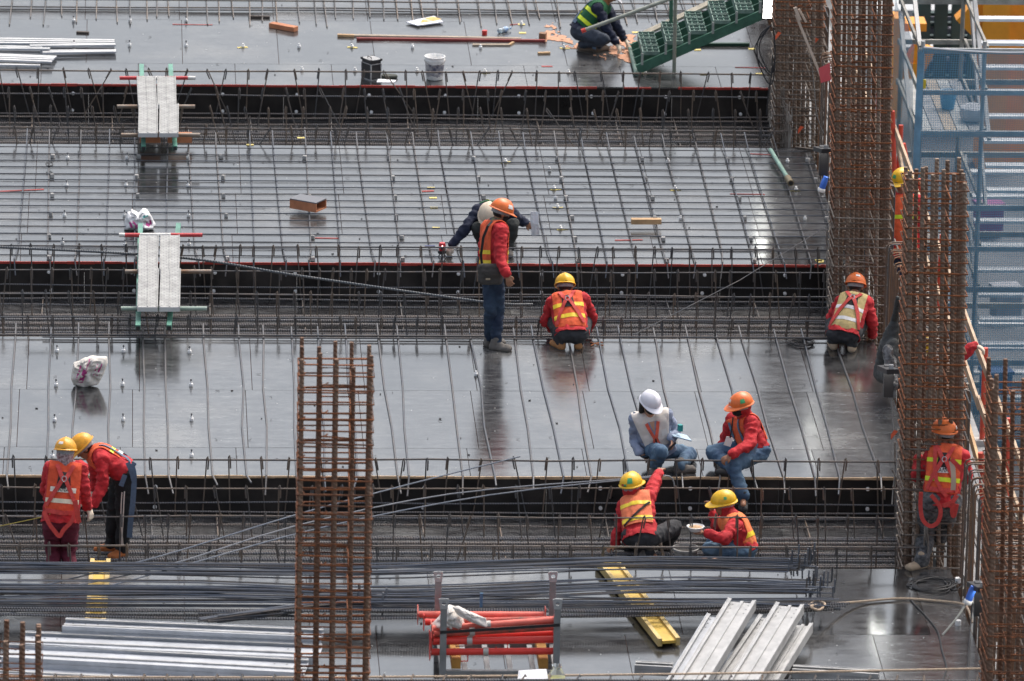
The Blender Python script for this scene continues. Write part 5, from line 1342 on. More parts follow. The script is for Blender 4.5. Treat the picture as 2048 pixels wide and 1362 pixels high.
# standing man with shoulder bag
f3 = f = person((995, 696), 'standing worker in orange helmet and vest with a grey shoulder bag, looking down', (987, 546, 0), (989, 446, 0), (1002, 425, 0), (.85, .35, -.4),
    dict(a=A((977, 455, 1), (967, 502, 1), (978, 545, 1), (984, 556, 1)), b=A((1002, 461, -1), (999, 512, -1), (1013, 548, -1), (1018, 565, 0), pn=(.3, .9, 0), curl=.8)),
    dict(a=Lg((980, 616, 1), (980, 676, .09), (1011, 682, .04)), b=Lg((996, 618, -1), (992, 684, .09), (1022, 696, .04))),
    (1, .3), RED, JEAND, GREYB, HO, ORV, stripes=((.30, .345, YEL), (.41, .45, YEL)), hem=.02, seed=2.0, torso=1.12, vest_w=.15, shirt_hem=-.06, mask=BLKC, h=1.02, lr=.86)
sticker(f, -60, 35, .05, .05, WHT); sticker(f, 70, 30, .07, .045, WHT)
m = MB(); capsule(m, f['N']-f['sp']*.0+f['lat']*.03, f['N']-f['lat']*.03, .068, .068); capsule(m, f['N']+Vector((.04, 0, -.01)), f['N']+Vector((.075, -.05, -.05)), .05, .035)
me = fuse(m, .012, 2, .010, 4, 20); me.transform(Matrix.Translation(-f['P0'])); link('neck_scarf', me, cloth('patterned_scarf', (.02, .03, .10), vs=30, col2=(.30, .28, .10)), f['root'], True)
# the shoulder bag (hangs on him: a thing of its own)
Yb = f['P0'].y-.20
BAG = mat('grey_canvas', (.065, .058, .052), .85, var=.15, vscale=14, bump=.4, bscale=60)
bg_ = thing('shoulder_bag', VY(982, 570, Yb), 'grey canvas messenger bag hanging at the standing mans hip', 'bag')
M_ = Matrix.Rotation(-.12, 3, 'Y')
m = MB(); c = VY(981, 549, Yb)
for sx in (-1, 1):
    capsule(m, c+Vector((sx*.10, 0, .08)), c+Vector((sx*.085, 0, -.065)), .042, .05)
capsule(m, c+Vector((-.10, 0, .08)), c+Vector((.10, 0, .08)), .042, .042); capsule(m, c+Vector((-.085, 0, -.065)), c+Vector((.085, 0, -.065)), .05, .05); capsule(m, c+Vector((-.08, 0, 0)), c+Vector((.08, 0, 0)), .055, .055)
me = fuse(m, .012, 2, .008, 3, 12); me.transform(Matrix.Translation(-ORI[bg_])); link('bag_body', me, BAG, bg_, True)
m = MB(); capsule(m, c+Vector((-.09, -.03, .10)), c+Vector((.09, -.03, .10)), .03, .03); capsule(m, c+Vector((-.08, -.045, .05)), c+Vector((.09, -.045, .045)), .028, .028); capsule(m, c+Vector((-.05, -.05, .02)), c+Vector((.07, -.05, .015)), .02, .02)
me = fuse(m, .011, 2, .008, 6, 14); me.transform(Matrix.Translation(-ORI[bg_])); link('flap', me, BAG, bg_, True)
MB().box(c+Vector((-.03, -.058, -.035)), (.05, .004, .022), .0).build('brand_tag', mat('tan_tag', (.40, .32, .22), .7), bg_)
tp = [VY(965, 537, Yb+.03), VY(962, 510, Yb+.05), VY(967, 475, Yb+.05), VY(976, 452, Yb+.09), VY(984, 443, Yb+.17)]
ribbon(f, tp, [Vector((-.6, -1, .2))]*5, BLKC, .03, 'shoulder_strap', bg_)
# crouching man reaching to the laser level
f = person((992, 500), 'crouching worker in green vest and beige cap reaching down to the laser level', (992, 448, .26), (987, 416, -1), (977, 430, -1), (-.25, -.75, -.6),
    dict(a=A((957, 421, 0), (931, 458, -1), (904, 489, 0), (898, 500, 0)), b=A((1020, 426, 0), (1037, 438, 1), (1050, 446, 0), (1059, 450, 0), pn=(0, -1, 0))),
    dict(a=Lg((957, 456, -1), (964, 488, .09), (959, 497, .04)), b=Lg((1026, 450, -1), (1018, 494, .09), (1022, 503, .04))),
    (-.05, -1), NAVY, cloth('olive_grey', (.030, .034, .032)), GREYB, mat('beige_cap', (.70, .58, .44), .7, var=.1, vscale=16), GRNV, stripes=((.08, .13, LIME),), seed=4.0, hu=(-.1, -.45, .85), torso=.9, peak=.5, mask=None, gloves='a')
for s_ in (-.08, .08): strap(f, [(s_, 0), (s_, .16)], mat('yellow_strap', (.62, .50, .05), .7), .04, 1)
pp_ = VY(1067, 449, f['P0'].y-.1)
m = MB(); g = []
for j in range(7):
    for i in range(3):
        q = VY(1060+8*i+(1 if j < 4 else 3), 424+8*j, f['P0'].y-.12); w_ = 1 if j < 4 else .75; g.append(q+Vector((0, .02*math.sin(i*1.3+j*.6)+(.05 if j > 3 else 0)*(j-3)*.3, 0)))
m.add(g, [(j*3+i, j*3+i+1, j*3+i+4, j*3+i+3) for j in range(6) for i in range(2)])
o = m.build('paper_sheet', PAPER); tag(o, 'folded white drawing sheet held by the crouching man in green vest', 'paper'); md = o.modifiers.new('t', 'SOLIDIFY'); md.thickness = .002
# beige vest man at the right
f = person((1688, 694), 'squatting worker seen from behind in orange helmet and beige vest with white bands', (1687, 668, -.12), (1708, 594, 1), (1711, 573, 1), (.25, 1, -.5),
    dict(a=A((1684, 602, 0), (1661, 640, 1), (1672, 663, 1), (1682, 668, 1)), b=A((1733, 605, 0), (1745, 646, 0), (1744, 672, 1), (1737, 680, 1))),
    dict(a=Lg((1665, 642, 1), (1667, 682, .09), (1660, 676, .04)), b=Lg((1724, 642, 1), (1704, 687, .09), (1710, 679, .04))),
    (.3, 1), RED, GREYC, SANDB, HO, BEIGE, stripes=((.19, .235, SILV), (.34, .385, SILV)), hem=.0, seed=5.0, vest_w=.15, torso=.98, shirt_hem=-.03)
x_harness(f, cross=.09, hip=.45, hw=.16); sticker(f, 160, 35, .06, .025, WHT)
# woman with white helmet
f = person((1335, 938), 'kneeling person in white helmet, black mask and white and orange vest holding a phone', (1318, 902, .14), (1303, 836, -1), (1300, 808, -1), (.42, -.85, -.42),
    dict(a=A((1272, 838, 0), (1270, 880, 1), (1278, 905, -1), (1289, 913, 0), pn=(.4, 0, -1)), b=A((1332, 830, 0), (1349, 864, 1), (1343, 877, -1), (1345, 889, -1), pn=(-.6, .4, 0))),
    dict(a=Lg((1322, 904, -1), (1309, 932, .09), (1307, 944, .04)), b=Lg((1379, 909, -1), (1361, 930, .09), (1374, 938, .04))),
    (.3, -1), BLUESH, JEANS, GREYB, HW, WHV, skin=SKIN2, seed=6.0, hem=.12, mask=BLKC, torso=.84, h=.95, vest_w=.19, vtop=.09, vtaper=.22, peak=1.0, hu=(.1, -.2, 1), shirt_hem=-.02)
CORAL = cloth('coral_panel', (.74, .12, .07)); patch(f, -.012, .012, .17, .40, CORAL, -1, .012, 'vest_panel', s0b=-.05, s1b=.05); strap(f, [(0, .17), (0, .40)], BLKC, .016, -1, .018, 'zip')
patch(f, -.06, .06, -.005, .17, BLUESH, -1, .013, 'shirt_front', s0b=-.004, s1b=.004); patch(f, -.028, .028, -.005, .09, SKIN2, -1, .017, 'neck_opening', s0b=-.003, s1b=.003)
for s_ in (-1, 1): strap(f, [(s_*.064, .0), (s_*.008, .17), (s_*.055, .40)], CORAL, .034, -1, .016, 'vest_edge')
patch(f, .075, .13, .10, .17, WHT, -1, .014, 'badge'); 
m = MB(); [capsule(m, f['Hd']-f['hf']*.05+f['hl']*(s_*.06)+f['hu']*.0, f['Hd']-f['hf']*.04+f['hl']*(s_*.055)-f['hu']*.12, .035, .028) for s_ in (-1, 0, 1)]
me = fuse(m, .012, 2, .006, 2, 25); me.transform(Matrix.Translation(-f['P0'])); link('hair', me, HAIR, f['root'], True)
pn_ = f['lims']['a'][3]; ph = thing('phone', pn_, 'dark smartphone in the hand of the white helmeted person', 'phone')
MB().box(pn_+Vector((.03, -.03, .01)), (.14, .07, .009), .35).build('phone_case', BLK, ph); MB().box(pn_+Vector((.03, -.03, .0165)), (.13, .062, .002), .35).build('screen', mat('phone_glass', (.03, .04, .05), .1), ph)
q = f['lims']['b'][3]; stk = MB().beam(q+Vector((.03, -.03, .03)), VY(1326, 911, q.y-.08), .022, .008, (0, -1, 0)).build('measuring_stick', BLK); tag(stk, 'dark folding rule held by the white helmeted person', 'ruler')
q = VY(1360, 872, f['P0'].y+.02); cb_ = thing('clipboard', q, 'pale blue clipboard tucked under the white helmeted persons arm', 'clipboard')
MB().box(q, (.22, .15, .012), .3, M=Matrix.Rotation(.35, 3, 'Y')@Matrix.Rotation(.3, 3, 'Z')).build('board', mat('pale_blue_board', (.42, .56, .68), .5), cb_)
MB().box(q+Vector((.0, .0, .09)), (.04, .05, .07), .4).build('teal_pouch', mat('teal', (.02, .28, .27), .6), cb_)
# orange helmet man on the deck edge
f = person((1470, 946), 'worker in orange helmet and black mask sitting on the deck edge with one leg down', (1510, 898, .08), (1490, 835, 0), (1482, 813, -1), (-.88, -.45, -.18),
    dict(a=A((1466, 838, 1), (1451, 878, 1), (1440, 907, 0), (1432, 916, 0), pn=(-.3, -.3, -1)), b=A((1502, 846, -1), (1500, 890, -1), (1464, 909, -1), (1451, 916, 0), pn=(0, .4, -1))),
    dict(a=Lg((1425, 905, 1), (1464, 937, .09), (1448, 944, .04)), b=Lg((1466, 930, -1), (1487, 993, 0), (1486, 1012, -1), free=True, ftoe=True)),
    (-.8, -.55), RED, JEANS, BLKB, HO, ORV, seed=7.0, hem=.06, mask=BLKC, wrap=REDD, torso=.82, stripes=((.30, .345, LIME),), vest_w=.165, shirt_hem=-.01)
sticker(f, -75, 28, .05, .045, GRN); sticker(f, 5, 30, .04, .035, WHT)
for s_ in (-.085, .07): strap(f, [(s_, .0), (s_*1.15, .18), (s_*1.2, .36)], HARNB, .042, -1)
belt(f, .37, HARNB, .05, (1, -1))
q = VY(1457, 883, f['P0'].y-.18); bd_ = MB().box(q, (.075, .006, .10), M=Matrix.Rotation(.3, 3, 'Y')).build('id_card', WHT); tag(bd_, 'white identity card hanging from the neck of the orange helmet man', 'badge')
ribbon(f, [VY(1466, 834, q.y+.06), VY(1464, 855, q.y+.02), VY(1460, 876, q.y)], [Vector((0, -1, 0))]*3, BLKC, .014, 'lanyard')
loop_strap(f, ((1512, 886, -.2), (1505, 905, -.25), (1490, 922, -.3), (1478, 936, -.32)), HARNB, .05)
# sitting, right arm raised
f = person((1290, 1108), 'worker in yellow helmet sitting in the trough with right arm raised toward the deck', (1281, 1074, .0), (1272, 996, 1), (1263, 973, 0), (.55, .8, .05),
    dict(a=A((1249, 1012, 0), (1239, 1049, 0), (1231, 1086, 0), (1222, 1094, 0)), b=A((1297, 994, 0), (1309, 967, 1), (1318, 946, 1), (1322, 937, 1))),
    dict(a=Lg((1262, 1094, 1), (1296, 1104, -1), (1316, 1112, 0), free=True, ftoe=True), b=Lg((1349, 1055, 1), (1330, 1098, 1), (1340, 1110, -1), free=True)),
    (.35, .95), RED, GREYC, GREYB, HY, PEACH, stripes=((.12, .165, YEL), (.30, .35, YEL)), hem=.09, seed=8.0, z0=-.3, wrap=REDD, hu=(-.15, -.1, 1), vest_w=.155, torso=.95, shirt_hem=-.04)
sticker(f, 150, 30, .06, .06, GRN); sticker(f, -170, 8, .03, .02, mat('print_red', (.45, .05, .04), .5)); sticker(f, 175, 8, .03, .02, GRN)
strap(f, [(.15, .14), (.0, .28), (-.14, .38)], BLKC, .022, 1, .014, 'sling')
# eating man
f = person((1465, 1112), 'worker in yellow helmet sitting in the trough eating from a white bowl', (1490, 1096, 0), (1463, 1032, 0), (1447, 1009, 0), (-1, -.2, -.12),
    dict(a=A((1452, 1043, 1), (1433, 1050, 1), (1425, 1025, 0), (1421, 1012, 0), pn=(-.5, -.5, 0)), b=A((1470, 1049, -1), (1449, 1078, -1), (1412, 1065, 0), (1397, 1066, 0), pn=(0, 0, 1), curl=.6)),
    dict(a=Lg((1428, 1086, 1), (1416, 1113, 0), (1404, 1116, 0), free=True), b=Lg((1420, 1096, -1), (1436, 1116, 1), (1424, 1118, 0), free=True)),
    (-1, -.15), RED, JEANS, GREYB, HY, cloth('orange_vest_b', (.86, .22, .07), .1), stripes=((.22, .27, YEL), (.42, .46, YEL)), hem=-.03, seed=9.0, z0=-.3, wrap=REDD, torso=.9, vest_w=.185, shirt_hem=-.05)
sticker(f, -88, 30, .03, .03, GRN)
q = VY(1391, 1056, f['lims']['b'][3].y); bw = thing('bowl', q-Vector((0, 0, .03)), 'white foam bowl of food in the eating mans hand', 'bowl')
MB().lathe([(0, -.03), (.055, -.03), (.085, .018), (.092, .02), (.086, .023), (.05, -.018), (0, -.018)], q, 20).build('bowl_body', mat('foam_white', (.82, .81, .80), .5), bw, True)
MB().lathe([(.076, .008), (.05, .016), (.0, .020)], q, 16).build('food', mat('noodles', (.45, .22, .10), .7, col2=(.62, .50, .30), vscale=30), bw, True)
q = f['lims']['a'][3]; tag(MB().tube([q+Vector((.0, -.02, .03)), q+Vector((.03, -.03, -.02)), q+Vector((.05, -.03, -.05))], .006, 6).build('spoon', WHT, None, True), 'white plastic spoon raised to the eating mans mouth', 'spoon')
ribbon(f, [f['N']+Vector((.03, -.14, .02)), VY(1474, 1060, f['P0'].y-.18), VY(1477, 1088, f['P0'].y-.2), VY(1480, 1108, f['P0'].y-.2)], [Vector((.2, -1, 0))]*4, RED, .10, 'scarf_tail')
# left standing pair
f = person((123, 1182), 'worker standing in the trough at left seen from behind, maroon trousers and yellow helmet', (121, 1036, 0), (131, 930, 1), (131, 905, 0), (.15, 1, -.3),
    dict(a=A((102, 936, 0), (92, 980, 1), (104, 1012, 1), (112, 1020, 1)), b=A((161, 936, 0), (167, 975, 0), (175, 1014, 1), (181, 1028, 0))),
    dict(a=Lg((107, 1098, 1), (108, 1166, -.27), (104, 1160, -.32)), b=Lg((138, 1098, 1), (139, 1166, -.27), (142, 1160, -.32))),
    (.1, 1), RED, MAROON, BLKB, HYO, cloth('red_orange_vest', (.72, .085, .03), .1), stripes=((.34, .385, CREAM),), hem=.075, seed=10.0, z0=-.36, gloves='b', wrap=cloth('patterned_wrap', (.10, .03, .03), vs=40, col2=(.55, .45, .45)), vest_w=.165, torso=1.08, shirt_hem=-.05, h=.98)
patch(f, -.13, .13, .225, .275, mat('vest_label', (.80, .74, .62), .6), 1, .013, 'label_patch'); lettering(f, 'HANAP', -.085, .085, .232, .268, BLKT, 1, .016)
x_harness(f, cross=.14, hip=.42, hw=.15); belt(f, .47, HARN, .045, (1,), .155); sticker(f, -160, 30, .06, .03, WHT)
loop_strap(f, ((88, 1022, -.17), (97, 1045, -.2), (110, 1063, -.2), (119, 1072, -.2), (127, 1060, -.2), (145, 1040, -.2), (150, 1020, -.17)))
loop_strap(f, ((150, 1000, -.2), (155, 1030, -.21), (158, 1045, -.2)), HARN, .05, 'strap_tail')
f = person((236, 1114), 'worker bending forward at left in amber helmet, orange vest and black trousers', (247, 940, 0), (186, 903, 0), (168, 896, 0), (-.72, -.1, -.68),
    dict(a=A((189, 912, 1), (192, 958, 1), (186, 978, 0), (181, 986, 0)), b=A((203, 918, -1), (206, 968, 0), (187, 1009, 0), (179, 1006, 0))),
    dict(a=Lg((230, 1018, 0), (222, 1088, -.27), (192, 1096, -.32)), b=Lg((247, 1026, -1), (244, 1096, -.27), (222, 1112, -.32))),
    (-1, -.15), RED, BLKC, ORB, HYO, ORV, stripes=((.14, .185, LIME),), hem=.10, seed=11.0, z0=-.36, gloves=True, hu=(-.6, 0, .75), vest_w=.15, shirt_hem=-.03)
belt(f, .42, HARNB, .045, (1, -1)); strap(f, [(.10, .02), (.11, .2), (.10, .42)], HARNB, .04); strap(f, [(-.08, .02), (-.08, .2), (-.1, .42)], HARNB, .04)
patch(f, .0, .09, .22, .27, WHT, 1, .013, 'label_patch')
loop_strap(f, ((262, 928, -.14), (268, 950, -.16), (266, 1000, -.17), (261, 1045, -.16), (259, 1075, -.15)), HARNB, .055, 'strap_tail')
loop_strap(f, ((247, 948, -.15), (243, 1000, -.18), (242, 1040, -.18), (246, 1090, -.17)), mat('white_cord', (.66, .58, .50), .8), .012, 'cord'); loop_strap(f, ((251, 948, -.16), (248, 1000, -.19), (246, 1040, -.19), (243, 1090, -.18)), mat('white_cord', (0, 0, 0)), .012, 'cord')
loop_strap(f, ((255, 925, -.2), (262, 940, -.21), (268, 962, -.2)), HARNB, .05, 'strap_tail'); loop_strap(f, ((250, 950, -.2), (242, 972, -.2)), HARNB, .05, 'strap_tail')
# right hand man with full harness
f = person((1845, 1136), 'worker with red full body harness stepping up on the cage at right, seen from behind', (1881, 1002, .05), (1891, 893, 1), (1888, 866, 0), (-.65, .8, 0),
    dict(a=A((1862, 912, 0), (1835, 953, 1), (1837, 917, 1), (1842, 906, 1)), b=A((1925, 914, 0), (1934, 955, 1), (1924, 948, 1), (1918, 942, 1))),
    dict(a=Lg((1853, 1060, 1), (1843, 1119, .09), (1824, 1132, .04)), b=Lg((1888, 1046, 1), (1881, 1074, 0), (1879, 1064, 1), free=True, ftoe=True)),
    (-.3, 1), RED, PAINTED, SANDB, HO, ORV, stripes=((.12, .165, LIME), (.31, .355, LIME)), hem=.08, seed=12.0, vest_w=.165, torso=1.08, shirt_hem=-.06, h=1.02, lr=1.25)
patch(f, -.09, .12, .21, .265, WHT, 1, .013, 'label_patch', skew=-.01); lettering(f, 'HANAPA', -.075, .11, .218, .257, BLKT, 1, .016, -.01)
x_harness(f, cross=.13, hip=.45, hw=.15); sticker(f, 40, 25, .10, .035, GRN); sticker(f, 150, 18, .05, .03, WHT)
strap(f, [(-.10, .0), (-.09, .2), (-.06, .35), (.0, .44), (.06, .5)], HARN, .04, 1, .022)
belt(f, .43, HARN, .045, (1,), .15)
loop_strap(f, ((1842, 984, -.2), (1841, 1015, -.2), (1846, 1040, -.22), (1860, 1052, -.23), (1874, 1046, -.23), (1881, 1028, -.22), (1878, 1010, -.2), (1862, 990, -.2)))
loop_strap(f, ((1886, 1012, -.2), (1904, 1004, -.2), (1914, 990, -.18)), HARN, .045); loop_strap(f, ((1906, 1005, -.21), (1904, 1024, -.21), (1908, 1032, -.2), (1914, 1008, -.2)), HARN, .04)
loop_strap(f, ((1903, 922, -.2), (1906, 940, -.21), (1907, 960, -.22), (1906, 980, -.21)), mat('cream_webbing', (.62, .50, .38), .8), .05, 'lanyard_end'); loop_strap(f, ((1902, 918, -.2), (1914, 930, -.21), (1926, 944, -.2)), HARN, .045, 'lanyard_end')
# half hidden men behind the columns
f = person((1808, 660), 'worker in yellow helmet and red shirt half hidden between the two right columns', (1806, 512, 0), (1806, 395, 0), (1803, 362, 0), (-.5, -.8, -.2),
    dict(a=A((1788, 400, 0), (1783, 450, 0), (1790, 490, -1), (1794, 500, 0)), b=A((1832, 400, 0), (1838, 450, 0), (1832, 495, 0), (1830, 505, 0))),
    dict(a=Lg((1798, 588, 0), (1798, 650, -.81), (1794, 660, -.86)), b=Lg((1815, 588, 0), (1815, 650, -.81), (1812, 660, -.86))),
    (-.3, -1), RED, NAVY, BLKB, HY, ORV, stripes=((.20, .245, LIME),), hem=.04, seed=13.0, z0=-.9, vest_w=.165, torso=1.15)
patch(f, .05, .12, .10, .16, WHT, -1, .014, 'badge'); patch(f, .04, .12, .27, .32, WHT, -1, .014, 'badge'); lettering(f, 'T', .06, .09, .28, .31, BLKT, -1, .018); sticker(f, 20, 30, .06, .04, GRN)
f = person((1872, 970), 'worker in red behind the right column resting a gloved hand on the timber rail', (1868, 828, 0), (1862, 722, 0), (1850, 695, 0), (.2, -.9, -.3),
    dict(a=A((1838, 728, 0), (1830, 772, 0), (1845, 800, -1), (1852, 806, 0)), b=A((1890, 722, 0), (1925, 712, -1), (1948, 690, 0), (1958, 694, 0))),
    dict(a=Lg((1858, 900, 0), (1858, 960, -.81), (1854, 968, -.86)), b=Lg((1880, 900, 0), (1880, 960, -.81), (1880, 968, -.86))),
    (.2, -1), RED, NAVY, BLKB, HY, ORV, stripes=((.24, .29, LIME),), hem=.04, seed=14.0, z0=-.9, gloves=True, vest_w=.165, torso=1.1, mask=BLKC)
# far crouching man with green vest
f = person((1185, 102), 'crouching worker in green vest with yellow bars sweeping sawdust on the far deck', (1160, 60, .02), (1206, 6, 0), (1221, -12, 0), (.75, -.1, -.65),
    dict(a=A((1210, 12, 1), (1234, 52, 1), (1247, 76, 0), (1254, 85, 0)), b=A((1196, 16, -1), (1213, 56, 0), (1232, 86, 0), (1239, 97, 0))),
    dict(a=Lg((1222, 66, 1), (1196, 90, .09), (1212, 94, .04)), b=Lg((1208, 78, -1), (1166, 88, .10), (1180, 99, .03))),
    (1, -.15), NAVY, cloth('slate_trousers', (.035, .045, .065)), mat('brown_boot', (.16, .12, .09), .9), HW, GRNV, stripes=((.15, .20, LIME), (.30, .35, LIME)), seed=15.0, hem=.06, gloves=True, vest_w=.21, hu=(.5, 0, .8), wrap=cloth('rust_scarf', (.32, .13, .05)), torso=1.0)
for s0, t0 in ((.0, .14), (.06, .28), (-.09, .24)): patch(f, s0-.035, s0+.035, t0-.035, t0+.035, LIME, 1, .013, 'reflector_bar')
belt(f, .40, HARNB, .05, (1, -1)); strap(f, [(.08, 0), (.05, .2), (.09, .4)], HARNB, .04); strap(f, [(-.08, 0), (-.05, .2), (-.09, .4)], HARNB, .04)
loop_strap(f, ((1179, 52, -.2), (1184, 70, -.25), (1189, 90, -.27), (1188, 98, -.27)), HARNB, .05, 'strap_tail')
# ================================================================== FOREGROUND: bundles, stillage, beams, ropes, lamps
def spline(pos, k=6):
    P = []; n = len(pos)
    for i in range(n-1):
        a, b_, c, d = pos[max(i-1, 0)], pos[i], pos[i+1], pos[min(i+2, n-1)]
        for q in range(k):
            u = q/k; P.append(.5*((2*b_)+(c-a)*u+(2*a-5*b_+4*c-d)*u*u+(3*b_-a-3*c+d)*u*u*u))
    P.append(pos[-1]); return P
def bundle(label, pts, n, spread, z, r, m_, seed, hook=True, endj=30):
    random.seed(seed)
    root = thing('rebar_bundle', G(*pts[len(pts)//2]), label, 'rebar bundle', 'loose bar bundles on the near deck')
    for i in range(n):
        oy = U(-1, 1)*spread; oz = U(0, .10); o2 = U(-1, 1)*spread*.45
        P = []
        for k, (x, y) in enumerate(pts):
            q = G(x+(U(-endj, endj) if k in (0, len(pts)-1) else 0), y, z); q.y += oy+(o2*math.sin(k*1.3+i)); q.z = z+oz*(.5+.5*abs(math.sin(k+i*.7))); P.append(q)
        P = spline(P, 3)
        if hook: e = P[-1]; P.append(e+Vector((.012, 0, .01))); P.append(e+Vector((.016, U(-.02, .02), U(.10, .2)*random.choice((1, 1, -.6)))))
        m = MB(); m.tube(P, r, 5); m.build('bar', m_ if not isinstance(m_, tuple) else random.choice(m_), root, True)
    return root
BLU = rebar_material('bundle_blue_grey', (.12, .138, .17), (.20, .205, .22), .45, .4, rib=0); BLU2 = rebar_material('bundle_dark', (.06, .064, .075), (.15, .125, .105), .5, .35, rib=0)
MM = (BLU, BLU, BLU2, STEELB)
bundle('farthest bar bundle on the near deck, its hooked ends under the eating man', [(-70, 1142), (300, 1145), (700, 1150), (1050, 1138), (1300, 1132), (1600, 1140)], 19, .13, .20, .0085, MM, 21)
bundle('middle bar bundle on the near deck with hooked right ends', [(-70, 1182), (400, 1186), (800, 1196), (1200, 1180), (1400, 1178), (1635, 1182)], 21, .16, .20, .0085, MM, 22)
bundle('nearest bar bundle behind the red props', [(-70, 1210), (500, 1210), (900, 1214), (1300, 1212), (1660, 1216)], 12, .11, .17, .009, MM, 23, False)
bundle('pair of heavy ribbed bars lying just behind the red props', [(-70, 1232), (500, 1236), (1000, 1236), (1350, 1232), (1670, 1222)], 5, .09, .14, .014, STEELX, 24, False)
bundle('short sheaf of bent bars behind the foreground column', [(418, 1246), (520, 1236), (620, 1224), (740, 1212)], 12, .12, .16, .010, MM, 25)
random.seed(31)
lb = thing('loose_bar', G(400, 1100, .3), 'group of thin bars slanting up from lower left across the nearest trough', 'rebar')
for p in ([(-30, 1198, .12), (300, 1118, .2), (590, 1030, .30), (820, 968, .30), (1040, 913, .26)], [(-30, 1204, .12), (300, 1140, .18), (590, 1052, .30), (900, 988, .30), (1245, 958, .28)], [(-30, 1240, .12), (350, 1136, .22), (640, 1056, .30), (980, 990, .30), (1300, 955, .28)]):
    bar('bar', spline([G(*q) for q in p], 4), .0075, BLU, lb)
tag(MB().tube(spline([VY(1280, 955, GY(975)), VY(1338, 952, GY(975)), VY(1350, 976, GY(975))], 4), .009, 6).build('hooked_bar', STEELT, None, True), 'light hooked bar end beside the raised arm', 'rebar')
bar_ = MB().tube(spline([G(-30, 493, .28), G(350, 514, .28), G(600, 552, .28), G(960, 603, .24), G(1065, 609, .2)], 5), .015, 7).build('heavy_bar', rebar_material('heavy_bar_steel', (.10, .11, .12), (.16, .15, .14), .45, .4, rib=26, axis=(1, 0, 0)), None, True); tag(bar_, 'long heavy bar slanting across the middle trough from the left edge', 'rebar')
tag(MB().tube([G(1270, 668, .28), G(1480, 560, .3), G(1650, 455, .3)], .005, 5).build('wire', BLU2, None, True), 'thin wire slanting up to the tall column from the middle trough', 'wire')
tag(MB().tube(spline([G(-20, 1056, .1), G(80, 1035, .3), G(100, 1028, .5)], 4), .004, 5).build('cord', mat('yellow_cord', (.62, .48, .10), .7), None, True), 'thin yellow cord leading in from the left edge', 'cord')
# yellow timber formwork beams
def hbeam(label, p0, p1, z, w_=.20):
    a, b_ = G(*p0, z), G(*p1, z); a.z = b_.z = z; d = (b_-a).normalized(); n = Vector((-d.y, d.x, 0))
    r = thing('timber_beam', (a+b_)/2, label, 'timber beam', 'yellow formwork beams')
    MB().beam(a, b_, w_-.06, .03).build('web', WOODY, r)
    for s_ in (-1, 1): MB().beam(a+n*s_*(w_/2-.02), b_+n*s_*(w_/2-.02), .042, .08).build('flange', mat('flange_timber', (.58, .43, .17), .65, var=.15, vscale=7), r)
hbeam('yellow timber beam under the bar bundles at left', (201, 1124), (190, 1252), .06)
hbeam('yellow timber beam under the bar bundles slanting down to the right', (1212, 1122), (1338, 1284), .06, .22)
# aluminium channels
def channel(label, a, b_, w_, m_, lip=.05, holes=True, group='aluminium beams', up=Vector((0, 0, 1))):
    r = thing('aluminium_beam', (a+b_)/2, label, 'aluminium beam', group); d = (b_-a).normalized(); n = d.cross(up).normalized()
    MB().beam(a, b_, w_, .008).build('web', m_, r)
    for s_ in (-1, 1):
        MB().beam(a+n*s_*(w_/2-.004)+up*(lip/2-.03), b_+n*s_*(w_/2-.004)+up*(lip/2-.03), .008, lip+.05).build('flange', m_, r)
        MB().beam(a+n*s_*(w_/2-.02)+up*(lip-.014), b_+n*s_*(w_/2-.02)+up*(lip-.014), .035, .007).build('lip', ALU2, r)
    MB().beam(a+up*.012, b_+up*.012, .03, .018).build('rib', ALU2, r)
    if holes:
        for e, s0 in ((a, 1), (b_, -1)):
            for q in (.08, .2, .32):
                for s_ in (-.28, .28): MB().lathe([(0, .0055), (.010, .0055)], e+d*q*s0+n*s_*w_, 8).build('bolt_hole', BLK, r)
def chan_px(label, p0, p1, z, w_, m_, **k):
    a, b_ = G(*p0, z), G(*p1, z); a.z = b_.z = z; channel(label, a, b_, w_, m_, **k)
chan_px('rearmost aluminium beam of the lower left stack', (128, 1252), (645, 1274), .30, .26, ALU)
chan_px('second aluminium beam of the lower left stack, partly covered', (45, 1284), (640, 1310), .24, .42, ALU)
chan_px('third and brightest aluminium beam of the lower left stack', (10, 1308), (612, 1340), .24, .42, ALU)
chan_px('front aluminium beam of the lower left stack', (-60, 1342), (620, 1374), .18, .38, ALU)
chan_px('bottom aluminium beam under the lower left stack', (-60, 1322), (630, 1354), .10, .2, ALU2)
chan_px('left upper aluminium beam of the slanting stack at lower right', (1484, 1206), (1370, 1392), .34, .28, ALU2)
chan_px('right upper aluminium beam of the slanting stack at lower right', (1580, 1214), (1470, 1394), .34, .28, ALU2)
chan_px('lower left aluminium beam of the slanting stack', (1436, 1236), (1335, 1402), .16, .22, ALU)
chan_px('lower middle aluminium beam of the slanting stack', (1540, 1238), (1428, 1404), .16, .22, ALU2)
chan_px('lower right aluminium beam of the slanting stack', (1606, 1252), (1514, 1400), .16, .2, ALU2)
chan_px('short aluminium channel lying left of the slanting stack', (1270, 1334), (1345, 1338), .10, .14, ALU2)
chan_px('flat aluminium channel lying right of the slanting stack', (1585, 1342), (1758, 1352), .08, .14, ALU2)
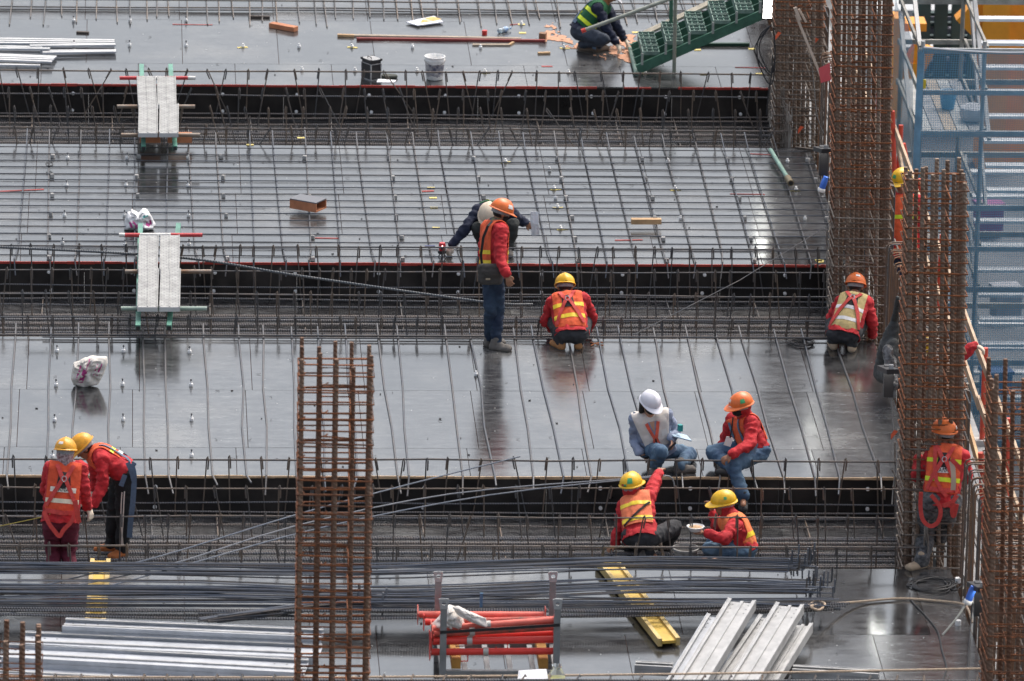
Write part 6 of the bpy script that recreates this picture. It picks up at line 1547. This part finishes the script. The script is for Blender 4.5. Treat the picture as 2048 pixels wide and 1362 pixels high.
# ---- stillage with red props
Yf_, Yb_ = GY(1378), GY(1322); xl, xr = VY(886, 1300, Yf_).x, VY(1113, 1300, Yf_).x
GREYS = mat('grey_stillage_paint', (.23, .24, .24), .5, .2, var=.2, vscale=7)
sg = thing('stillage', ((xl+xr)/2, (Yf_+Yb_)/2, 0), 'grey steel stillage frame holding the red props', 'stillage')
zt = VY(886, 1202, Yf_).z
for X, Y in ((xl, Yf_), (xr, Yf_), (xl-.02, Yb_), (xr+.0, Yb_)):
    post = MB().box((X, Y, zt/2-.03), (.062, .062, zt-.06)).build('post', GREYS, sg)
    pl_ = MB(); n = 12
    outer = [Vector((X+x, 0, z)) for x, z in ((-.035, zt-.07), (.035, zt-.07), (.045, zt+.03), (.03, zt+.035), (-.03, zt+.035), (-.05, zt+.03))]
    hole = [Vector((X+.022*math.cos(a), 0, zt-.012+.018*math.sin(a))) for a in [2*PI*i/12 for i in range(12)]]
    bm = bmesh.new()
    vo = [bm.verts.new((p.x, Y-.036, p.z)) for p in outer]; vi = [bm.verts.new((p.x, Y-.036, p.z)) for p in hole]
    eds = [bm.edges.new((vo[i], vo[(i+1) % 6])) for i in range(6)]+[bm.edges.new((vi[i], vi[(i+1) % 12])) for i in range(12)]
    bmesh.ops.triangle_fill(bm, use_beauty=True, edges=eds)
    me = bpy.data.meshes.new('lug'); bm.to_mesh(me); bm.free(); me.transform(Matrix.Translation(-ORI[sg])); lg = link('lifting_lug', me, mat('lug_steel', (.42, .43, .43), .5, .3), sg); md = lg.modifiers.new('t', 'SOLIDIFY'); md.thickness = .01
for Y in (Yf_, Yb_): MB().box(((xl+xr)/2, Y, .16), (xr-xl-.064, .05, .06)).build('rail', GREYS, sg)
for X in (xl, xr): MB().box((X, (Yf_+Yb_)/2, .16), (.05, Yb_-Yf_-.064, .06)).build('rail', GREYS, sg)
for i in range(4): MB().box((xl+(xr-xl)*(i+1)/5, (Yf_+Yb_)/2, .165), (.05, Yb_-Yf_-.06, .03)).build('slat', GREYS, sg)
for X in (xl+.28, xr-.28): MB().box((X, Yf_, .065), (.04, .04, .13)).build('foot', GREYS, sg)
for X, lab in ((xl+.13, 'orange timber bearer at the left end under the red props'), (xr-.12, 'orange timber bearer at the right end under the red props')):
    tag(MB().box((X, (Yf_+Yb_)/2-.02, .24), (.09, Yb_-Yf_-.12, .10)).build('timber_bearer', mat('bearer_orange', (.46, .23, .05), .75, var=.2)), lab, 'timber')
PR = mat('prop_red_paint', (.72, .045, .03), .45, var=.1, vscale=6); PRR = mat('prop_rusted_red', (.66, .085, .06), .6, col2=(.17, .07, .045), vscale=9); PRF = mat('prop_faded_red', (.72, .15, .11), .55, var=.15, vscale=9)
props = [((862, 1304), (1107, 1302), .10, .32, PR, 'lowest red steel prop at the front of the stillage'), ((865, 1283), (1107, 1279), .12, .43, PR, 'second red steel prop from the bottom of the stillage'),
         ((862, 1276), (1106, 1266), .30, .46, PR, 'red steel prop in the middle of the stillage pile'), ((868, 1268), (1108, 1254), .14, .52, PRR, 'rust patched red prop slanting across the stillage'),
         ((866, 1258), (1108, 1240), .18, .60, PRF, 'faded red prop slanting on top of the stillage pile'), ((900, 1243), (1110, 1238), .45, .58, PRR, 'rust patched red prop behind the white sack'),
         ((838, 1229), (1088, 1230), .72, .55, PRF, 'rearmost red prop reaching out left of the stillage'), ((850, 1244), (1106, 1247), .60, .48, PR, 'red prop half buried behind the white sack')]
for i, (p0, p1, dy, z, m_, lab) in enumerate(props):
    Y = Yf_+dy-.02; a, b_ = VY(*p0, Y), VY(*p1, Y)
    r = thing('steel_prop', (a+b_)/2, lab, 'steel prop', 'red props in the stillage')
    MB().tube([a, b_], .034 if i != 5 else .03, 12).build('outer_tube', m_, r, True)
    d = (b_-a).normalized(); M_ = d.to_track_quat('X', 'Z').to_matrix()
    for e, s_ in ((a, -1), (b_, 1)):
        MB().box(e+d*s_*.012, (.008, .13, .15), M=M_@Matrix.Rotation(U(-.5, .5), 3, 'X')).build('end_plate', m_, r)
    c = a.lerp(b_, U(.25, .75)); MB().tube([c-d*.025, c+d*.025], .043, 12).build('collar', mat('collar_zinc', (.45, .44, .41), .5, .4), r, True)
    if i in (0, 1, 6, 7, 2):
        c = a.lerp(b_, .3 if i != 1 else .62); u = Vector((0, -.3, 1 if i == 6 else -1)).normalized()
        MB().tube([c+d*.0, c+u*.09, c+u*.09-d*.11, c+u*.06-d*.11], .0075, 6).build('handle', m_ if i != 2 else ALU2, r, True)
SKM = mat('torn_sack', (.70, .66, .61), .8, var=.12, vscale=8, bump=.5, bscale=20)
sack('woven_sack', [(858, 1254), (868, 1243), (878, 1234), (888, 1220), (895, 1211), (908, 1212), (918, 1222), (926, 1236), (930, 1250), (920, 1256), (893, 1259), (872, 1257)], 'torn white woven sack slumped against the left post of the stillage', SKM, 'sack', 5.7, .15, Yf_+.22)
sack('sack_flap', [(905, 1214), (915, 1212), (932, 1220), (955, 1230), (972, 1236), (975, 1255), (960, 1251), (940, 1243), (915, 1230)], 'flat torn sack end lying across the red props', SKM, 'sack', 2.2, .06, Yf_+.12)
tag(MB().beam(VY(880, 1265, Yf_-.035), VY(1120, 1250, Yf_-.035), .004, .03, (0, 0, 1)).build('ratchet_strap', BLK), 'black strap tied across the front of the stillage', 'strap')
tag(MB().beam(VY(963, 1186, Yb_+.1), VY(962, 1214, Yb_+.1), .03, .02, (0, 1, 0)).build('strap_end', mat('blue_black_strap', (.05, .16, .28), .6)), 'blue and black strap end standing up behind the red props', 'strap')
# ---- buckets, bag, paper, papers at the front
p = G(1371, 1118, -.30); b2 = thing('mortar_bucket', p, 'grey mortar crusted bucket between the two sitting men', 'bucket')
MB().lathe([(0, 0), (.10, 0), (.125, .10), (.138, .105), (.138, .125), (.126, .128), (.120, .11), (.095, .015), (0, .015)], p, 24).build('bucket_body', mat('grey_bucket', (.30, .29, .27), .8, var=.35, vscale=16), b2, True)
MB().tube([p+Vector((.135*math.cos(t), -.135*abs(math.sin(t))*.6, .12+.02*math.sin(t))) for t in [PI*i/10 for i in range(11)]], .004, 5).build('wire_handle', ALU2, b2, True)
MB().lathe([(.118, .085), (.06, .07), (0, .065)], p, 18).build('contents', mat('bucket_dark', (.06, .055, .05), .9, var=.3), b2, True)
Yp = GY(1462); q = VY(1062, 1362, Yp); m = MB()
for i in range(4): m.box(q+Vector((.0+.01*i, -.01, .03+.006*i)), (.25, .19, .003), .1*i, M=Matrix.Rotation(.4, 3, 'X')@Matrix.Rotation(.06*i-.1, 3, 'Z'))
tag(m.build('paper_stack', PAPER), 'loose white papers at the bottom edge below the stillage', 'paper')
q = VY(1113, 1366, Yp); pb = thing('drink_bag', q, 'clear plastic drink bag with yellow liquid at the bottom edge', 'bag')
MB().lathe([(0, 0), (.06, .005), (.085, .05), (.07, .10), (.04, .15), (.05, .18)], q, 14).build('bag_film', mat('clear_film', (.75, .78, .76), .12, trans=.75, ior=1.2), pb, True); MB().lathe([(0, .004), (.055, .01), (.075, .05), (0, .055)], q, 14).build('drink', mat('yellow_drink', (.66, .62, .16), .2, trans=.3), pb, True)
# ---- ropes and cables
def line(name, pts, r, m_, label, cat='cable', k=6): return tag(MB().tube(spline([Vector(p) for p in pts], k), r, 7).build(name, m_, None, True), label, cat)
Yr = GY(1440); Yr2 = aD.y-.12
line('rope', [VY(-30, 1353, Yr), VY(500, 1355, Yr), VY(1000, 1352, Yr), VY(1500, 1346, Yr), VY(1978, 1337, Yr)], .011, ROPE, 'pale rope stretched along the bottom of the picture', 'rope')
kn = thing('rope_knot', VY(1978, 1337, Yr), 'rope knot tied on the lower right column', 'rope')
for i in range(3): q = VY(1972+5*i, 1336, Yr-.02); MB().tube([q+Vector((.02*math.cos(t), -.015, .05*math.sin(t)-.02)) for t in [2*PI*j/10+i for j in range(11)]], .012, 6).build('turn', ROPE, kn, True)
line('rope', [G(1612, 1214, .2), G(1632, 1202, .22), G(1650, 1208, .22), G(1638, 1220, .2), G(1622, 1212, .24), G(1660, 1208, .12), G(1720, 1203, .03), G(1800, 1197, .02), G(1880, 1202, .02), G(1925, 1208, .03), G(1938, 1222, .05), G(1944, 1245, .01)], .012, ROPE, 'pale rope looped round the bar bundle and lying across the dark deck', 'rope')
random.seed(5); cpts = []
for i in range(46):
    a = i*.82; cpts.append(G(1864+(34+10*math.sin(i*.37))*math.cos(a)+9*math.sin(i*.9), 1168+(13+4*math.cos(i*.53))*math.sin(a)+3*math.sin(i*.7), .012+.0012*(i % 9)))
line('cable_coil', cpts+[G(1905, 1180, .01), G(1925, 1170, .01), G(1938, 1158, .05)], .0065, CABLE, 'tangled black cable on the deck below the man with harness', k=4)
line('cable', [G(1820, 1186, .01), G(1822, 1200, .01), G(1850, 1230, .01), G(1875, 1262, .01), G(1884, 1300, .01), G(1893, 1335, .01), G(1886, 1362, .01), G(1895, 1400, .01)], .008, CABLE, 'grey cable trailing down the near deck at right')
line('cable', [VX(1945, 1190, XE+.02), VX(1942, 1240, XE+.0), G(1938, 1290, .012), G(1936, 1330, .012), G(1930, 1400, .012)], .008, CABLE, 'black cable hanging from the blue plug down the deck edge')
line('cable', [VX(1620, 95, XE+.03), VX(1628, 170, XE+.02), VX(1634, 230, XE+.02), VX(1648, 268, XE)], .006, CABLE, 'thin cable running down the far edge wall')
line('cable', [G(1768, 700, .0)+Vector((.0, 0, .3)), G(1790, 900, .2), G(1786, 980, .05), G(1784, 1010, .2)], .008, CABLE, 'black cable hanging along the edge near the cement caked lath')
Yk = GY(270)
for i, (w_, h_) in enumerate(((22, 120), (18, 95), (26, 100))):
    line('cable_loop', [VY(1542, 50, Yk-.3), VY(1540-w_, 75+5*i, Yk-.34), VY(1538-w_, 50+h_*.6, Yk-.34), VY(1541, 50+h_, Yk-.32), VY(1550, 50+h_*.6, Yk-.3), VY(1547, 55, Yk-.3)], .008, CABLE, ('outer', 'shortest', 'widest')[i]+' black cable loop hanging below the white work light')
line('cable', [VY(1545, 110, Yk-.3), VY(1543, 150, Yk-.32), VY(1538, 180, Yk-.33), VY(1533, 230, Yk-.34)], .008, CABLE, 'black cable dropping beside the farthest column')
# ---- work lights (lit) hung on the columns, tilted down toward the decks
def lamp(label, px, py, Y, tilt, yaw, on=True, L_=.5, power=7.0):
    c = VY(px, py, Y); r = thing('work_light', c, label, 'work light', 'site work lights')
    M_ = Matrix.Rotation(yaw, 3, 'Z')@Matrix.Rotation(tilt, 3, 'X')
    MB().box(c+M_@Vector((0, .03, 0)), (.13, .05, L_), M=M_).build('housing', BLK, r)
    MB().box(c+M_@Vector((0, .0076, 0)), (.11, .006, L_-.04), M=M_).build('lit_panel', mat('lit_panel', (.9, .9, .88), .4, emit=((1, .98, .92), power)), r)
    MB().box(c+M_@Vector((0, .07, L_*.35)), (.04, .05, .05), M=M_).build('bracket', GALV, r)
    if tilt > 1: MB().box(c+Vector((.02, .1, -.12)), (.10, .07, .34)).build('ballast_box', BLK, r); pass
lamp('white lit work light on the farthest column', 1537, -8, GY(228), math.radians(4), .15, L_=.62)
lamp('dark work light hanging on the tall column above the blue plug', 1646, 305, GY(590), math.radians(78), .1)
lamp('black taped work light hanging on the long brown wall run', 1776, 745, GY(1008), math.radians(78), .1)
lamp('black work light hanging on the near wall run beside the blue plug', 1958, 1180, GY(1395), math.radians(78), .1)
for px, py, Y, lab, em in ((1647, 368, GY(590), 'blue plug below the dark work light on the tall column', None), (1941, 1190, GY(1390)-.1, 'brightly lit blue plug hanging beside the near wall run', None)):
    c = VY(px, py, Y); r = thing('power_plug', c, lab, 'plug'); M_ = Matrix.Rotation(.3, 3, 'Y')
    MB().lathe([(0, -.09), (.03, -.085), (.036, -.06), (.036, .04), (.028, .09), (0, .092)], c, 14, M_).build('plug_body', mat('plug_blue', (.05, .16, .62), .4), r, True)
    MB().lathe([(.038, -.095), (.042, -.09), (.042, -.055), (.038, -.05)], c, 14, M_).build('plug_collar', WHITEP, r, True)
line('cable', [VY(1933, 1206, GY(1390)-.1), VY(1912, 1238, GY(1390)-.2), VY(1885, 1270, GY(1390)-.3)], .010, mat('grey_lead', (.32, .32, .29), .6), 'grey lead sticking out from the lit blue plug')
tag(MB().lathe([(0, 0), (.03, 0), (.03, .05), (0, .052)], G(1916, 1250), 12).build('spacer_block', WHITEP, None, True), 'single white spacer standing on the dark deck at right', 'spacer')
tag(MB().lathe([(0, 0), (.03, 0), (.03, .05), (0, .052)], G(1916, 1165), 12).build('spacer_block', WHITEP, None, True), 'white spacer beside the tangled cable', 'spacer')
# ---- things on the edge wall and columns
m = MB(); Xg = XE-.03
def wx(px, py, d=0): return VX(px, py, Xg-d)
capsule(m, wx(1796, 596), wx(1789, 640), .018, .03); capsule(m, wx(1789, 640), wx(1778, 690, .05), .035, .10); capsule(m, wx(1778, 690, .05), wx(1770, 745, .05), .10, .12); capsule(m, wx(1784, 690, .03), wx(1786, 760, .03), .07, .10); capsule(m, wx(1768, 745, .06), wx(1784, 752, .04), .10, .10)
TMP2 = TMP
me = fuse(m, .014, 3, .022, 3, 7); hb = link('hanging_bag', me, cloth('dark_grey_canvas', (.065, .068, .066)), None, True); tag(hb, 'dark grey canvas bag hanging on the edge wall loops', 'bag')
m = MB(); capsule(m, wx(1776, 700, .1), wx(1784, 790, .06), .05, .04); capsule(m, wx(1783, 720, .05), wx(1787, 770, .05), .05, .05); me = fuse(m, .013, 2, .02, 9, 12); tag(link('black_plastic_wrap', me, mat('black_film', (.012, .012, .013), .3, col2=(.25, .25, .25), vscale=14), None, True), 'crumpled black plastic wrap under the hanging grey bag', 'plastic')
q = [VX(1637, 138, XE-.02), VX(1660, 127, XE+.03), VX(1662, 160, XE+.03), VX(1642, 166, XE-.02)]
o = MB().add(q+[p+Vector((0, .03, 0)) for p in q], [(3, 2, 1, 0), (4, 5, 6, 7), (0, 1, 5, 4), (1, 2, 6, 5), (2, 3, 7, 6), (3, 0, 4, 7)]).build('red_sheet', mat('red_plastic', (.68, .05, .07), .45)); tag(o, 'bright red plastic sheet caught on the far edge wall', 'plastic sheet')
tag(MB().beam(VY(1592, 22, Yk-.45), VY(1661, 200, Yk-.3), .03, .03).build('timber_batten', WOODP), 'pale timber batten leaning between the two far columns', 'batten') if False else None
WOODP = mat('pale_batten', (.60, .48, .38), .8, var=.15)
bt = thing('timber_batten', VY(1661, 200, Yk-.4), 'pale timber batten leaning between the two far columns', 'batten')
MB().beam(VY(1592, 30, Yk-.45), VY(1661, 200, Yk-.4), .03, .03).build('batten', WOODP, bt); MB().beam(VY(1590, 15, Yk-.45), VY(1600, 40, Yk-.45), .05, .04).build('batten_block', WOODP, bt); MB().beam(VY(1598, 18, Yk-.43), VY(1612, 44, Yk-.43), .025, .025).build('batten_leg', WOODP, bt)
FL = mat('orange_flag', (.80, .12, .04), .6)
for px, py, Y, lab in ((1556, 72, Yk-.4, 'small orange tag tied high on the farthest column'), (1601, 260, Yk-.4, 'orange tag tied low on the farthest column'), (1631, 84, Yk-.1, 'orange tag on the far wall run above the red sheet'), (1788, 870, GY(1100), 'orange cone tip by the cement caked lath')):
    c = VY(px, py, Y); tag(MB().add([c+Vector(v) for v in ((-.03, 0, -.05), (.04, 0, .04), (0, .012, .05), (-.03, .012, 0))], [(0, 1, 2, 3), (3, 2, 1, 0)][:1]).build('flag_tag', FL), lab, 'tag')
for o_ in bpy.data.objects:
    if o_.name.startswith('flag_tag'): md = o_.modifiers.new('t', 'SOLIDIFY'); md.thickness = .004
bpy.data.scenes.remove(TMP)
